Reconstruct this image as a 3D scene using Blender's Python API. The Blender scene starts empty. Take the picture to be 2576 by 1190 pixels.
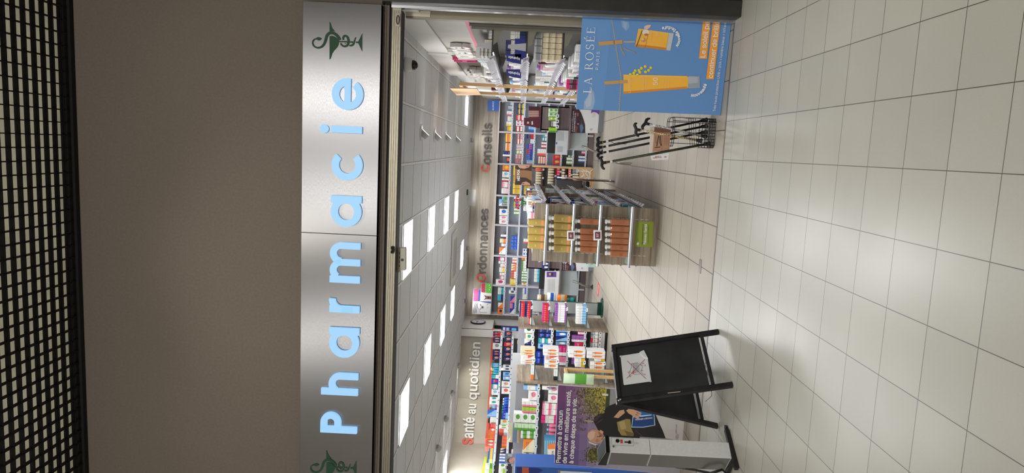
import bpy, math, random
from mathutils import Vector, Matrix
random.seed(7)
sc = bpy.context.scene
C = sc.collection
# ---------------- camera (24 mm phone lens, held on its side) ----------------
W_PX, H_PX, F_PX = 2576, 1190, 1723.33
PITCH, YAW, ROLL = .0079, .1271, -.0475
EYE = Vector((0, 0, 1.6086))
def cam_axes():
    cx, sx = math.cos(PITCH), math.sin(PITCH); cy, sy = math.cos(YAW), math.sin(YAW); cz, sz = math.cos(ROLL), math.sin(ROLL)
    Ry = Matrix(((cy, -sy, 0), (sy, cy, 0), (0, 0, 1)))
    Rx = Matrix(((1, 0, 0), (0, cx, -sx), (0, sx, cx)))
    Rz = Matrix(((cz, 0, sz), (0, 1, 0), (-sz, 0, cz)))
    return Ry @ Rx @ Rz
AX = cam_axes()
RIGHT, FWD, UP = AX.col[0], AX.col[1], AX.col[2]
cd = bpy.data.cameras.new('camera'); cam = bpy.data.objects.new('camera', cd); C.objects.link(cam)
cd.sensor_width = 36; cd.lens = F_PX * 36 / W_PX; cd.clip_start = .05; cd.clip_end = 100
rm = Matrix((-UP, RIGHT, -FWD)).transposed().to_4x4()
cam.matrix_world = Matrix.Translation(EYE) @ rm
sc.camera = cam
# ---------------- world, lamps, exposure ----------------
w = bpy.data.worlds.new('world'); sc.world = w; w.use_nodes = True
w.node_tree.nodes['Background'].inputs[0].default_value = (.9, .95, 1, 1)
w.node_tree.nodes['Background'].inputs[1].default_value = .035
sc.view_settings.view_transform = 'Standard'; sc.view_settings.look = 'None'
sc.view_settings.gamma = 1; sc.view_settings.exposure = 0.0; sc.view_settings.use_curve_mapping = False
def area(name, loc, aim, size, power, col=(1, 1, 1), sizey=None, spread=math.pi):
    d = bpy.data.lights.new(name, 'AREA'); d.energy = power; d.color = col; d.shape = 'RECTANGLE'; d.size = size; d.size_y = sizey or size; d.spread = spread
    o = bpy.data.objects.new(name, d); C.objects.link(o); o.location = loc
    o.rotation_euler = (Vector(aim) - Vector(loc)).to_track_quat('-Z', 'Y').to_euler(); return o
def spot(name, loc, aim, power, angle=70, blend=.6, col=(1, 1, 1), r=.05):
    d = bpy.data.lights.new(name, 'SPOT'); d.energy = power; d.color = col; d.spot_size = math.radians(angle); d.spot_blend = blend; d.shadow_soft_size = r
    o = bpy.data.objects.new(name, d); C.objects.link(o); o.location = loc
    o.rotation_euler = (Vector(aim) - Vector(loc)).to_track_quat('-Z', 'Y').to_euler(); return o
# mall downlights, hung under the open-cell ceiling behind the frame
for i, (x, y, pw, yy) in enumerate(((-3.0, 2.9, 5, .9), (-1.4, 2.9, 8, .9), (.9, 2.9, 21, .9), (-4.2, -4.0, 100, 7), (-1.2, -4.0, 130, 7), (.95, -4.0, 195, 7))):
    area('mall_lamp', (x, y, 5.0), (x, y + yy, 0), .9, pw, (1, .98, .93), spread=math.radians(78 if y > 0 else 180))
for x, pw in ((.48, 15), (-1.04, 44), (-2.3, 20)): spot('mall_wall_wash', (x, 3.6, 4.95), (x, 5.5, 3.2), pw, 76, 1, (1, .92, .78), .2)
# ---------------- pixel helpers: a pixel seen at a real distance ----------------
def ray(x, y): return ((1190 - y - 595) / F_PX) * RIGHT + FWD + ((1288 - x) / F_PX) * UP
def atY(x, y, Y): d = ray(x, y); return EYE + d * ((Y - EYE.y) / d.y)
def atX(x, y, X): d = ray(x, y); return EYE + d * ((X - EYE.x) / d.x)
def atZ(x, y, Z=0): d = ray(x, y); return EYE + d * ((Z - EYE.z) / d.z)
class Plane:
    def __init__(s, p, n): s.p = Vector(p); s.n = Vector(n).normalized()
    def px(s, x, y, off=0):
        d = ray(x, y); q = s.p + s.n * off
        return EYE + d * ((q - EYE).dot(s.n) / d.dot(s.n))
def plane3(a, b, c):
    n = (b - a).cross(c - a).normalized()
    if n.dot(EYE - a) < 0: n = -n
    return Plane(a, n)
# ---------------- materials ----------------
def lin(v): v /= 255; return v / 12.92 if v <= .04045 else ((v + .055) / 1.055) ** 2.4
def rgb(c):
    if isinstance(c, str): c = COL[c]
    return (lin(c[0]), lin(c[1]), lin(c[2]), 1)
COL = dict(white=(238, 238, 236), offwhite=(222, 220, 212), grey=(140, 142, 146), silver=(190, 193, 198), black=(22, 22, 24), charcoal=(52, 52, 56),
 red=(205, 38, 42), darkred=(120, 22, 48), maroon=(96, 20, 50), pink=(232, 130, 160), palepink=(240, 196, 204), magenta=(214, 40, 120), orange=(240, 130, 50),
 yellow=(240, 205, 70), gold=(214, 178, 60), cream=(236, 224, 190), beige=(205, 190, 160), brown=(110, 74, 50), skin=(214, 160, 130), green=(90, 160, 60),
 lime=(160, 205, 60), darkgreen=(20, 90, 60), teal=(30, 160, 170), cyan=(70, 190, 220), lightblue=(140, 190, 235), blue=(40, 100, 200), royal=(24, 60, 180), navy=(26, 36, 100),
 violet=(150, 90, 170), palegreen=(200, 225, 190), greyblue=(110, 135, 165), coral=(235, 100, 80))
NAMES = dict(offwhite='off white', darkred='dark red', palepink='pale pink', darkgreen='dark green', lightblue='light blue', royal='royal blue', palegreen='pale green', greyblue='grey blue')
MAT = {}
def bsdf(m): return m.node_tree.nodes['Principled BSDF']
def mat(name, col=(128, 128, 128), rough=.5, metal=0, emit=0, alpha=1, trans=0, ior=1.45, coat=0, aniso=0):
    if name in MAT: return MAT[name]
    m = bpy.data.materials.new(name); m.use_nodes = True; b = bsdf(m)
    b.inputs['Base Color'].default_value = rgb(col); b.inputs['Roughness'].default_value = rough; b.inputs['Metallic'].default_value = metal
    if emit: b.inputs['Emission Color'].default_value = rgb(col); b.inputs['Emission Strength'].default_value = emit
    if trans: b.inputs['Transmission Weight'].default_value = trans; b.inputs['IOR'].default_value = ior
    if alpha < 1: b.inputs['Alpha'].default_value = alpha
    if coat: b.inputs['Coat Weight'].default_value = coat
    MAT[name] = m; return m
class NT:
    def __init__(s, m): s.t = m.node_tree; s.b = s.t.nodes['Principled BSDF']
    def n(s, kind, **kw):
        x = s.t.nodes.new(kind)
        for k, v in kw.items():
            if k.startswith('i_'): x.inputs[int(k[2:])].default_value = v
            else: setattr(x, k, v)
        return x
    def l(s, a, b): s.t.links.new(a, b)
    def math(s, op, a, b=None, clamp=False):
        x = s.t.nodes.new('ShaderNodeMath'); x.operation = op; x.use_clamp = clamp
        for i, v in enumerate((a, b)):
            if v is None: continue
            if isinstance(v, (int, float)): x.inputs[i].default_value = v
            else: s.l(v, x.inputs[i])
        return x.outputs[0]
    def mix(s, f, a, b):
        x = s.t.nodes.new('ShaderNodeMix'); x.data_type = 'RGBA'
        for i, v in ((0, f), (6, a), (7, b)):
            if isinstance(v, (int, float)): x.inputs[i].default_value = v
            elif isinstance(v, tuple): x.inputs[i].default_value = v
            else: s.l(v, x.inputs[i])
        return x.outputs[2]
def mottled(name, col, col2, scale=3, rough=.5, stretch=(1, 1, 1), metal=0, bump=0, detail=4):
    if name in MAT: return MAT[name]
    m = mat(name, col, rough, metal); t = NT(m)
    tc = t.n('ShaderNodeTexCoord'); mp = t.n('ShaderNodeMapping'); mp.inputs['Scale'].default_value = stretch
    no = t.n('ShaderNodeTexNoise'); no.inputs['Scale'].default_value = scale; no.inputs['Detail'].default_value = detail
    t.l(tc.outputs['Object'], mp.inputs[0]); t.l(mp.outputs[0], no.inputs['Vector'])
    f = t.math('MULTIPLY', t.math('SUBTRACT', no.outputs[0], .32, True), 2.8, True)
    t.l(t.mix(f, rgb(col), rgb(col2)), t.b.inputs['Base Color'])
    if bump:
        bp = t.n('ShaderNodeBump'); bp.inputs['Strength'].default_value = bump; bp.inputs['Distance'].default_value = .002
        t.l(no.outputs[0], bp.inputs['Height']); t.l(bp.outputs[0], t.b.inputs['Normal'])
    return m
def wood(name, a, b, c, sc_=(1.5, 1.5, 28), rough=.45):
    if name in MAT: return MAT[name]
    m = mat(name, a, rough); t = NT(m)
    tc = t.n('ShaderNodeTexCoord'); mp = t.n('ShaderNodeMapping'); mp.inputs['Scale'].default_value = sc_
    n1 = t.n('ShaderNodeTexNoise'); n1.inputs['Scale'].default_value = 1; n1.inputs['Detail'].default_value = 6; n1.inputs['Distortion'].default_value = .6
    mp2 = t.n('ShaderNodeMapping'); mp2.inputs['Scale'].default_value = tuple(v * 4 for v in sc_)
    n2 = t.n('ShaderNodeTexNoise'); n2.inputs['Scale'].default_value = 1; n2.inputs['Detail'].default_value = 3
    t.l(tc.outputs['Object'], mp.inputs[0]); t.l(mp.outputs[0], n1.inputs['Vector']); t.l(tc.outputs['Object'], mp2.inputs[0]); t.l(mp2.outputs[0], n2.inputs['Vector'])
    f1 = t.math('MULTIPLY', t.math('SUBTRACT', n1.outputs[0], .35, True), 3.2, True)
    f2 = t.math('MULTIPLY', t.math('SUBTRACT', n2.outputs[0], .5, True), 2.6, True)
    t.l(t.mix(f2, t.mix(f1, rgb(a), rgb(b)), rgb(c)), t.b.inputs['Base Color'])
    return m
def tiles(name, ox, oy, sx, sy, col, col2, joint, jw=.0035, rough=.34):
    m = mat(name, col, rough); t = NT(m)
    g = t.n('ShaderNodeNewGeometry'); s = t.n('ShaderNodeSeparateXYZ'); t.l(g.outputs['Position'], s.inputs[0])
    def line(o, off, size):
        q = t.math('DIVIDE', t.math('SUBTRACT', o, off), size)
        fr = t.math('FRACT', q); d = t.math('MINIMUM', fr, t.math('SUBTRACT', 1, fr))
        return t.math('LESS_THAN', t.math('MULTIPLY', d, size), jw / 2), t.math('FLOOR', q)
    lx, fx = line(s.outputs[0], ox, sx); ly, fy = line(s.outputs[1], oy, sy)
    j = t.math('MAXIMUM', lx, ly)
    cb = t.n('ShaderNodeCombineXYZ'); t.l(fx, cb.inputs[0]); t.l(fy, cb.inputs[1])
    wn = t.n('ShaderNodeTexWhiteNoise'); t.l(cb.outputs[0], wn.inputs['Vector'])
    no = t.n('ShaderNodeTexNoise'); no.inputs['Scale'].default_value = 170; no.inputs['Detail'].default_value = 2; t.l(g.outputs['Position'], no.inputs['Vector'])
    n2 = t.n('ShaderNodeTexNoise'); n2.inputs['Scale'].default_value = 1.1; n2.inputs['Detail'].default_value = 5; t.l(g.outputs['Position'], n2.inputs['Vector'])
    f = t.math('ADD', t.math('MULTIPLY', wn.outputs[0], .3), t.math('ADD', t.math('MULTIPLY', no.outputs[0], .55), t.math('MULTIPLY', t.math('SUBTRACT', n2.outputs[0], .45), 1.1)), True)
    t.l(t.mix(j, t.mix(f, rgb(col), rgb(col2)), rgb(joint)), t.b.inputs['Base Color'])
    t.l(t.math('ADD', t.math('MULTIPLY', n2.outputs[0], .22), rough - .1), t.b.inputs['Roughness'])
    bp = t.n('ShaderNodeBump'); bp.inputs['Strength'].default_value = .5; bp.inputs['Distance'].default_value = .001
    t.l(t.math('SUBTRACT', 1, j), bp.inputs['Height']); t.l(bp.outputs[0], t.b.inputs['Normal'])
    return m
def carton(c1, c2, style):
    name = 'carton_%s_%s_%d' % (c1, c2, style)
    if name in MAT: return MAT[name]
    m = mat(name, c1, .42); t = NT(m)
    tc = t.n('ShaderNodeTexCoord'); s = t.n('ShaderNodeSeparateXYZ'); t.l(tc.outputs['Generated'], s.inputs[0]); x, z = s.outputs[0], s.outputs[2]
    def band(v, a, b): return t.math('MULTIPLY', t.math('GREATER_THAN', v, a), t.math('LESS_THAN', v, b))
    if style == 0: k = t.math('LESS_THAN', z, .42)
    elif style == 1: k = t.math('LESS_THAN', x, .36)
    elif style == 2:
        dx = t.math('SUBTRACT', x, .62); dz = t.math('SUBTRACT', z, .42)
        k = t.math('LESS_THAN', t.math('ADD', t.math('MULTIPLY', dx, dx), t.math('MULTIPLY', dz, dz)), .075)
    elif style == 3: k = t.math('GREATER_THAN', t.math('ADD', x, z), 1.15)
    else: k = t.math('MAXIMUM', t.math('GREATER_THAN', z, .74), t.math('LESS_THAN', z, .16))
    lt = sum(COL[c1]) > 380
    c3 = rgb((70, 74, 96) if lt else (235, 235, 235))
    wv = t.math('GREATER_THAN', t.math('SINE', t.math('MULTIPLY', z, 48)), .2)
    no = t.n('ShaderNodeTexNoise'); no.inputs['Scale'].default_value = 14; t.l(tc.outputs['Generated'], no.inputs['Vector'])
    ink = t.math('MULTIPLY', t.math('MULTIPLY', wv, t.math('GREATER_THAN', no.outputs[0], .49)), t.math('MULTIPLY', band(x, .12, .8), band(z, .46, .72)))
    t.l(t.mix(t.math('MULTIPLY', ink, .75), t.mix(k, rgb(c1), rgb(c2)), c3), t.b.inputs['Base Color'])
    return m
# ---------------- mesh builder ----------------
LOC = {}
class MB:
    def __init__(s, *mats): s.v = []; s.f = []; s.m = []; s.mats = list(mats); s.k = 0
    def use(s, m):
        if m not in s.mats: s.mats.append(m)
        s.k = s.mats.index(m); return s
    def add(s, vs, fs):
        o = len(s.v); s.v += [Vector(v) for v in vs]
        for f in fs: s.f.append([o + i for i in f]); s.m.append(s.k)
        return s
    def box(s, x0, x1, y0, y1, z0, z1):
        x0, x1 = min(x0, x1), max(x0, x1); y0, y1 = min(y0, y1), max(y0, y1); z0, z1 = min(z0, z1), max(z0, z1)
        return s.hexa([(x0, y0, z0), (x1, y0, z0), (x1, y1, z0), (x0, y1, z0), (x0, y0, z1), (x1, y0, z1), (x1, y1, z1), (x0, y1, z1)])
    def hexa(s, p): return s.add(p, [(0, 3, 2, 1), (4, 5, 6, 7), (0, 1, 5, 4), (1, 2, 6, 5), (2, 3, 7, 6), (3, 0, 4, 7)])
    def obox(s, c, u, v, w_):   # centre and three half vectors
        c, u, v, w_ = map(Vector, (c, u, v, w_))
        return s.hexa([c - u - v - w_, c + u - v - w_, c + u + v - w_, c - u + v - w_, c - u - v + w_, c + u - v + w_, c + u + v + w_, c - u + v + w_])
    def bar(s, a, b, wd, th, up=(0, 0, 1)):
        a, b = Vector(a), Vector(b); d = b - a; q = d.cross(Vector(up))
        if q.length < 1e-6: q = d.cross(Vector((0, 1, 0)))
        q.normalize(); r = q.cross(d).normalized()
        return s.obox((a + b) / 2, d / 2, q * wd / 2, r * th / 2)
    def prism(s, pts, ext):
        n = len(pts); pts = [Vector(p) for p in pts]; e = Vector(ext)
        return s.add(pts + [p + e for p in pts], [tuple(range(n))[::-1], tuple(range(n, 2 * n))] + [(i, (i + 1) % n, n + (i + 1) % n, n + i) for i in range(n)])
    def poly(s, pts): return s.add(pts, [tuple(range(len(pts)))])
    def tube(s, path, r, seg=8, closed=False, cap=True):
        P = [Vector(p) for p in path]; n = len(P); R = r if isinstance(r, (list, tuple)) else [r] * n
        prev = None; vs = []
        for i in range(n):
            a = P[i - 1] if (i or closed) else P[i]; b = P[(i + 1) % n] if (i < n - 1 or closed) else P[i]
            d = (b - a).normalized()
            if prev is None:
                q = d.cross(Vector((0, 0, 1)));
                if q.length < .1: q = d.cross(Vector((1, 0, 0)))
            else: q = prev - d * prev.dot(d)
            q.normalize(); prev = q; t = d.cross(q)
            for k in range(seg): an = 2 * math.pi * k / seg; vs.append(P[i] + (q * math.cos(an) + t * math.sin(an)) * R[i])
        fs = []
        for i in range(n if closed else n - 1):
            j = (i + 1) % n
            for k in range(seg): k2 = (k + 1) % seg; fs.append((i * seg + k, i * seg + k2, j * seg + k2, j * seg + k))
        if not closed and cap: fs.append(tuple(range(seg))[::-1]); fs.append(tuple((n - 1) * seg + k for k in range(seg)))
        return s.add(vs, fs)
    def cyl(s, a, b, r, r2=None, seg=20): return s.tube([a, b], [r, r if r2 is None else r2], seg)
    def lathe(s, c, prof, seg=20, ax=(0, 0, 1)):
        c = Vector(c); ax = Vector(ax).normalized(); q = ax.cross(Vector((0, 1, 0)))
        if q.length < .1: q = ax.cross(Vector((1, 0, 0)))
        q.normalize(); t = ax.cross(q); vs = []
        for r, h in prof:
            for k in range(seg): an = 2 * math.pi * k / seg; vs.append(c + ax * h + (q * math.cos(an) + t * math.sin(an)) * max(r, 1e-4))
        fs = [(i * seg + k, i * seg + (k + 1) % seg, (i + 1) * seg + (k + 1) % seg, (i + 1) * seg + k) for i in range(len(prof) - 1) for k in range(seg)]
        fs += [tuple(range(seg))[::-1], tuple((len(prof) - 1) * seg + k for k in range(seg))]
        return s.add(vs, fs)
    def ball(s, c, r, seg=14, rings=8, sc_=(1, 1, 1)):
        c = Vector(c); vs = []; fs = []
        for i in range(rings + 1):
            th = math.pi * i / rings
            for k in range(seg):
                ph = 2 * math.pi * k / seg; vs.append(c + Vector((math.sin(th) * math.cos(ph) * sc_[0], math.sin(th) * math.sin(ph) * sc_[1], math.cos(th) * sc_[2])) * r)
        for i in range(rings):
            for k in range(seg): fs.append((i * seg + k, i * seg + (k + 1) % seg, (i + 1) * seg + (k + 1) % seg, (i + 1) * seg + k))
        return s.add(vs, fs)
def obj(name, mb, parent=None, bevel=0, smooth=False, m=None):
    if m: mb.mats = [m]; mb.m = [0] * len(mb.f)
    if parent: o0 = LOC[parent.name]
    else:
        xs = [v.x for v in mb.v]; ys = [v.y for v in mb.v]; zs = [v.z for v in mb.v]
        o0 = Vector(((min(xs) + max(xs)) / 2, (min(ys) + max(ys)) / 2, min(zs)))
    me = bpy.data.meshes.new(name); me.from_pydata([v - o0 for v in mb.v], [], mb.f)
    for x in mb.mats: me.materials.append(x)
    me.polygons.foreach_set('material_index', mb.m)
    if smooth: me.polygons.foreach_set('use_smooth', [True] * len(mb.f))
    me.update()
    o = bpy.data.objects.new(name, me); C.objects.link(o)
    if parent: o.parent = parent; LOC[o.name] = o0
    else: o.location = o0; LOC[o.name] = o0.copy()
    if bevel:
        b = o.modifiers.new('bevel', 'BEVEL'); b.width = bevel; b.segments = 2; b.limit_method = 'ANGLE'
    return o
USED = {}
def tag(o, label, cat, group=None):
    USED.setdefault(label, []).append(o.name)
    o['label'] = label; o['category'] = cat
    if group: o['group'] = group
    return o
def thing(name, label, cat, loc, group=None):
    o = bpy.data.objects.new(name, None); C.objects.link(o); o.location = loc; o.empty_display_size = .1; LOC[o.name] = Vector(loc)
    return tag(o, label, cat, group)
def struct(name, mb, m=None, bevel=0):
    o = obj(name, mb, None, bevel, m=m); o['kind'] = 'structure'; return o
FONT = None
try:
    import os
    fp = os.path.join(bpy.utils.system_resource('DATAFILES'), 'fonts', 'Inter.woff2')
    FONT = bpy.data.fonts.load(fp)
except Exception: FONT = None
def text_mesh(s, bold=0, extrude=0, shear=0, spacing=1):
    cu = bpy.data.curves.new('t', 'FONT'); cu.body = s; cu.size = 1; cu.offset = 0; cu.extrude = extrude; cu.shear = shear; cu.space_character = spacing; cu.resolution_u = 3
    if FONT: cu.font = FONT
    o = bpy.data.objects.new('t', cu); C.objects.link(o)
    dg = bpy.context.evaluated_depsgraph_get(); dg.update()
    me = bpy.data.meshes.new_from_object(o.evaluated_get(dg))
    bpy.data.objects.remove(o); bpy.data.curves.remove(cu)
    V = [v.co.copy() for v in me.vertices]; F = [tuple(p.vertices) for p in me.polygons]; bpy.data.meshes.remove(me)
    return V, F
def add_text(mb, s, a, b, n, hs=1, bold=0, ext=.0, shear=0, spacing=1, off=.001):
    """text from world point a (start of the baseline) to b (its end) on a surface with normal n"""
    a, b, n = Vector(a), Vector(b), Vector(n).normalized(); V, F = text_mesh(s, bold, 1 if ext else 0, shear, spacing)
    if not V: return mb
    x0 = min(v.x for v in V); x1 = max(v.x for v in V); d = b - a; k = d.length / (x1 - x0); d.normalize(); up = n.cross(d)
    for i, (sx, sy) in enumerate(((0, 0),) if not bold else ((-1, 0), (1, 0), (0, 1), (0, -1), (-.7, -.7), (.7, .7), (.7, -.7), (-.7, .7))):
        q = a + (d * sx + up * sy) * bold * k + n * i * .00002
        mb.add([q + d * (v.x - x0) * k + up * v.y * k * hs + n * (off + (v.z * ext / 2 + ext / 2 if ext else 0)) for v in V], F)
    return mb
def ptext(mb, s, pl, p0, p1, **kw): return add_text(mb, s, pl.px(*p0), pl.px(*p1), pl.n, **kw)
def art(mb, pl, items, T=None, base=.0006, step=.0003):
    lay = 0
    for e in items:
        col, pts = e[0], e[1]
        if len(e) == 2: lay += 1
        i = lay
        mb.use(mat('print_%s' % (col if isinstance(col, str) else '%d_%d_%d' % col), col, .5))
        q = [T(*p) for p in pts] if T else pts
        mb.poly([pl.px(x, y, base + i * step) for x, y in q])
    return mb
def ZT(x0, y0, s): return lambda a, b: (x0 + a / s, y0 + b / s)
# ================= structure =================
WY = 5.52
m_mall = tiles('mall_floor_tile', 1.1936, 2.3214, .3, .3, (174, 172, 162), (156, 154, 144), (74, 72, 66))
m_shop = tiles('shop_floor_tile', -.94, 5.545, .3885, .4, (168, 161, 147), (148, 141, 128), (46, 42, 36), .0065, .45); bsdf(m_shop).inputs['Specular IOR Level'].default_value = .35
struct('floor', MB().box(-6, 4.5, -4.5, WY, -.1, 0), m_mall)
struct('floor_shop', MB().box(-9, 3, WY, 17, -.1, 0), m_shop)
struct('trim_1', MB().box(-6, 1.07, WY - .006, WY + .006, -.02, .0015), mat('threshold_joint', (70, 66, 58), .6))
m_taupe = mottled('taupe_wall_paint', (116, 106, 96), (109, 99, 90), 60, .75, bump=.25)
struct('wall_back', MB().box(-6, 4.5, WY, WY + .2, 2.748, 5.24), m_taupe)
struct('wall_above_ceiling', MB(mottled('slab_beige', (176, 172, 152), (160, 156, 138), 5, .8)).box(-6, 4.5, WY, WY + .2, 5.24, 5.9))
# strip under the sign
s = MB(m_taupe); s.box(-6, 1.065, WY - .012, WY + .15, 2.688, 2.746); s.box(-6, 1.065, WY - .022, WY, 2.709, 2.713)
struct('trim_2', s)
struct('trim_3', MB().box(-6, 1.06, WY + .01, WY + .15, 2.668, 2.688), mat('black_gap', (14, 14, 14), .6))
m_alu = mottled('beige_aluminium', (150, 144, 128), (128, 122, 108), 12, .38, (2, 2, 30), .6)
s = MB(m_alu); s.box(-6, 1.045, WY, WY + .14, 2.6, 2.668)
for z in (2.618, 2.636, 2.652): s.box(-6, 1.03, WY - .006, WY, z, z + .005)
s.use(mat('black_gap')); s.box(-6, 1.03, WY + .002, WY + .13, 2.592, 2.6)
struct('trim_4', s)
# right jamb: bright metal strip and olive profile
struct('trim_5', MB().box(1.046, 1.066, WY - .03, WY + .03, 0, 2.67), mat('bright_metal_strip', (190, 192, 196), .25, .9))
s = MB(mat('olive_frame', (140, 134, 116), .45, .3)); s.box(1.018, 1.078, 5.74, 5.8, 0, 2.6); s.use(mat('cream_frame', (214, 208, 190), .5)).box(1.03, 1.076, 5.73, 5.74, 2.4, 2.6)
struct('trim_6', s)
# black pier at the right with rounded foot, and its return towards the viewer
m_pier = mottled('black_pier', (44, 43, 38), (34, 34, 32), 9, .45)
s = MB(m_pier); s.box(1.066, 1.188, 5.36, WY + .03, .0, 2.72); s.box(1.194, 1.9, 5.30, WY + .2, .0, 2.75); s.use(mat('black_gap')).box(1.186, 1.196, 5.37, WY, 0, 2.72)
struct('wall_right', s, bevel=.01)
struct('baseboard_right', MB(mat('grey_skirting', (92, 94, 100), .4)).box(1.2, 1.24, -4.5, 5.32, 0, .07))
s = MB(m_taupe); s.box(1.24, 1.4, -4.5, 5.3, 0, 5.2)
struct('wall_mall_right', s)
m_mwall = mottled('mall_wall_paint', (196, 190, 178), (184, 178, 168), 2, .7)
struct('wall_mall_rear', MB(m_mwall).box(-6, 4.5, -4.6, -4.5, 0, 5.9)); struct('wall_mall_left', MB(m_mwall).box(-6.1, -6, -4.6, WY, 0, 5.9))
# mall open-cell ceiling and the slab above it
s = MB(mat('black_grid', (5, 5, 5), .8)); p = .0985
for i in range(76): s.box(-3.9 + i * p, -3.9 + i * p + .008, 3.9, WY - .05, 5.2, 5.235)
for j in range(17): s.box(-3.9, 3.5, 3.92 + j * p, 3.92 + j * p + .012, 5.2, 5.235)
s.box(-3.9, 3.5, WY - .05, WY - .005, 5.18, 5.25)
struct('ceiling', s)
m_slab = mottled('slab_beige', (176, 172, 152), (160, 156, 138), 5, .8)
struct('ceiling_slab', MB().box(-6, 4.5, -4.5, WY, 5.9, 6.0), m_slab)
for x in (-2.6, -.4, 1.8): area('plenum_fill', (x, 4.2, 5.45), (x, 4.6, 6), 1.6, 3.5, (1, .97, .88), .3)  # unseen fill lights, added to brighten the slab above the grid
# shop shell
Z0 = 2.74
m_white = mat('white_paint', (226, 226, 224), .6)
m_tile = mottled('ceiling_tile', (212, 214, 216), (205, 207, 209), 30, .8)
struct('ceiling_shop', MB().box(-9, 3, WY + .14, 17, Z0, Z0 + .1), m_tile)
s = MB(m_white); px_, py_ = .5835, .611
X = -.782 - 14 * px_
while X < 2.6: s.box(X - .012, X + .012, WY + .16, 16, Z0 - .006, Z0 + .001); X += px_
Y = 6.651 - px_ * 0 - .611
while Y < 16: s.box(-9, 2.6, Y - .012, Y + .012, Z0 - .005, Z0 + .001); Y += py_
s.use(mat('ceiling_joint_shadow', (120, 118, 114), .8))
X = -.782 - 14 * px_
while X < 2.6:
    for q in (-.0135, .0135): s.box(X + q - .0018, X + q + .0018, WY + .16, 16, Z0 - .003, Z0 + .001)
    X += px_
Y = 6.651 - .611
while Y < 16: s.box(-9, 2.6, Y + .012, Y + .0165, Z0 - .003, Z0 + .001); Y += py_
struct('trim_7', s)
m_letterwood = wood('pale_grey_wood', (196, 188, 174), (160, 150, 136), (118, 108, 96), (.5, .5, 14))
BY = 15.75
struct('wall_far', MB().box(-3.95, 1.4, BY, BY + .1, 0, Z0), m_letterwood)
# side wall with the passage opening (faces +X)
s = MB(mat('pillar_white', (224, 222, 216), .6)); s.box(-4.1, -3.95, 14.62, BY + .1, 2.06, Z0); s.box(-4.1, -3.95, 14.56, 14.66, 0, Z0); s.box(-4.1, -3.95, 15.6, BY, 0, 2.06)
struct('wall_left_passage', s)
struct('door_1', MB(mat('white_door', (236, 234, 228), .5)).box(-4.75, -4.7, 14.3, 16.3, 0, 2.05).use(mat('grey_edge', (90, 88, 84), .5)).box(-4.7, -4.1, 15.76, 15.8, 0, 2.05).use(mat('door_notice_blue', 'lightblue')).box(-4.7, -4.695, 15.1, 15.3, 1.5, 1.75))
m_sante = mottled('greige_panel', (190, 184, 168), (180, 174, 158), 4, .6)
WPTS = [(-3.95, 14.70), (-5.47, 14.44), (-6.02, 13.4), (-6.16, 12.2), (-6.3, 5.6)]
s = MB(m_sante)
for (ax, ay), (bx, by) in zip(WPTS, WPTS[1:]):
    d = Vector((bx - ax, by - ay, 0)); n = Vector((d.y, -d.x, 0)).normalized() * .1
    if n.y < 0 and n.x > 0: n = -n
    s.prism([(ax, ay, 0), (bx, by, 0), (bx, by, Z0), (ax, ay, Z0)], -n if n.x > 0 else n)
struct('wall_left', s)
# right wall, soffit
struct('wall_shop_right', MB(mottled('grey_panel', (196, 194, 184), (186, 184, 176), 4, .5)).box(1.08, 1.2, WY + .06, BY, 0, 2.5))
struct('trim_8', MB(m_white).box(1.06, 1.3, WY + .06, 10.6, 2.49, Z0).box(1.16, 1.3, 10.6, BY, 2.49, Z0).box(1.04, 1.07, 8.05, 8.17, 2.49, Z0 - .004))
# ================= sign =================
SY = 5.44
m_steel = mat('brushed_steel', (148, 148, 151), .38, 1.0); t = NT(m_steel)
t.b.inputs['Anisotropic'].default_value = .85
tn = t.n('ShaderNodeCombineXYZ', i_2=1.0); t.l(tn.outputs[0], t.b.inputs['Tangent'])
tc = t.n('ShaderNodeTexCoord'); mp = t.n('ShaderNodeMapping'); mp.inputs['Scale'].default_value = (40, 40, 160)
no = t.n('ShaderNodeTexNoise'); no.inputs['Scale'].default_value = 1.5; t.l(tc.outputs['Object'], mp.inputs[0]); t.l(mp.outputs[0], no.inputs['Vector'])
t.l(t.math('ADD', t.math('MULTIPLY', no.outputs[0], .14), .28), t.b.inputs['Roughness'])
P_S = Plane((0, SY, 3), (0, -1, 0))
sgn = thing('pharmacy_sign', 'long brushed steel fascia sign reading Pharmacie in lit white letters', 'sign', (-.8, SY, 2.75))
a = P_S.px(762, 3); b = P_S.px(960, 10)
SX1 = (a.x + b.x) / 2; SXM = P_S.px(770, 585).x; ST = a.z; SB = b.z
obj('panel', MB(m_steel).box(SXM + .001, SX1, SY, WY - .012, SB, ST), sgn, bevel=.002)
obj('panel', MB(m_steel).box(-3.6, SXM - .001, SY, WY - .012, SB, ST), sgn, bevel=.002)
m_lit = mat('lit_letter', (158, 208, 250), .5, emit=.92); bsdf(m_lit).inputs['Base Color'].default_value = rgb((70, 90, 110))
def ring(mb, cx, cz, ro, ri, a0, a1, y0, y1, n=40):
    pts = []
    for i in range(n):
        p0 = math.radians(a0 + (a1 - a0) * i / n); p1 = math.radians(a0 + (a1 - a0) * (i + 1) / n)
        q = [(cx + r * math.cos(p), y0, cz + r * math.sin(p)) for r, p in ((ro, p0), (ro, p1), (ri, p1), (ri, p0))]
        mb.prism(q, (0, y1 - y0, 0))
    return mb
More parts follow.
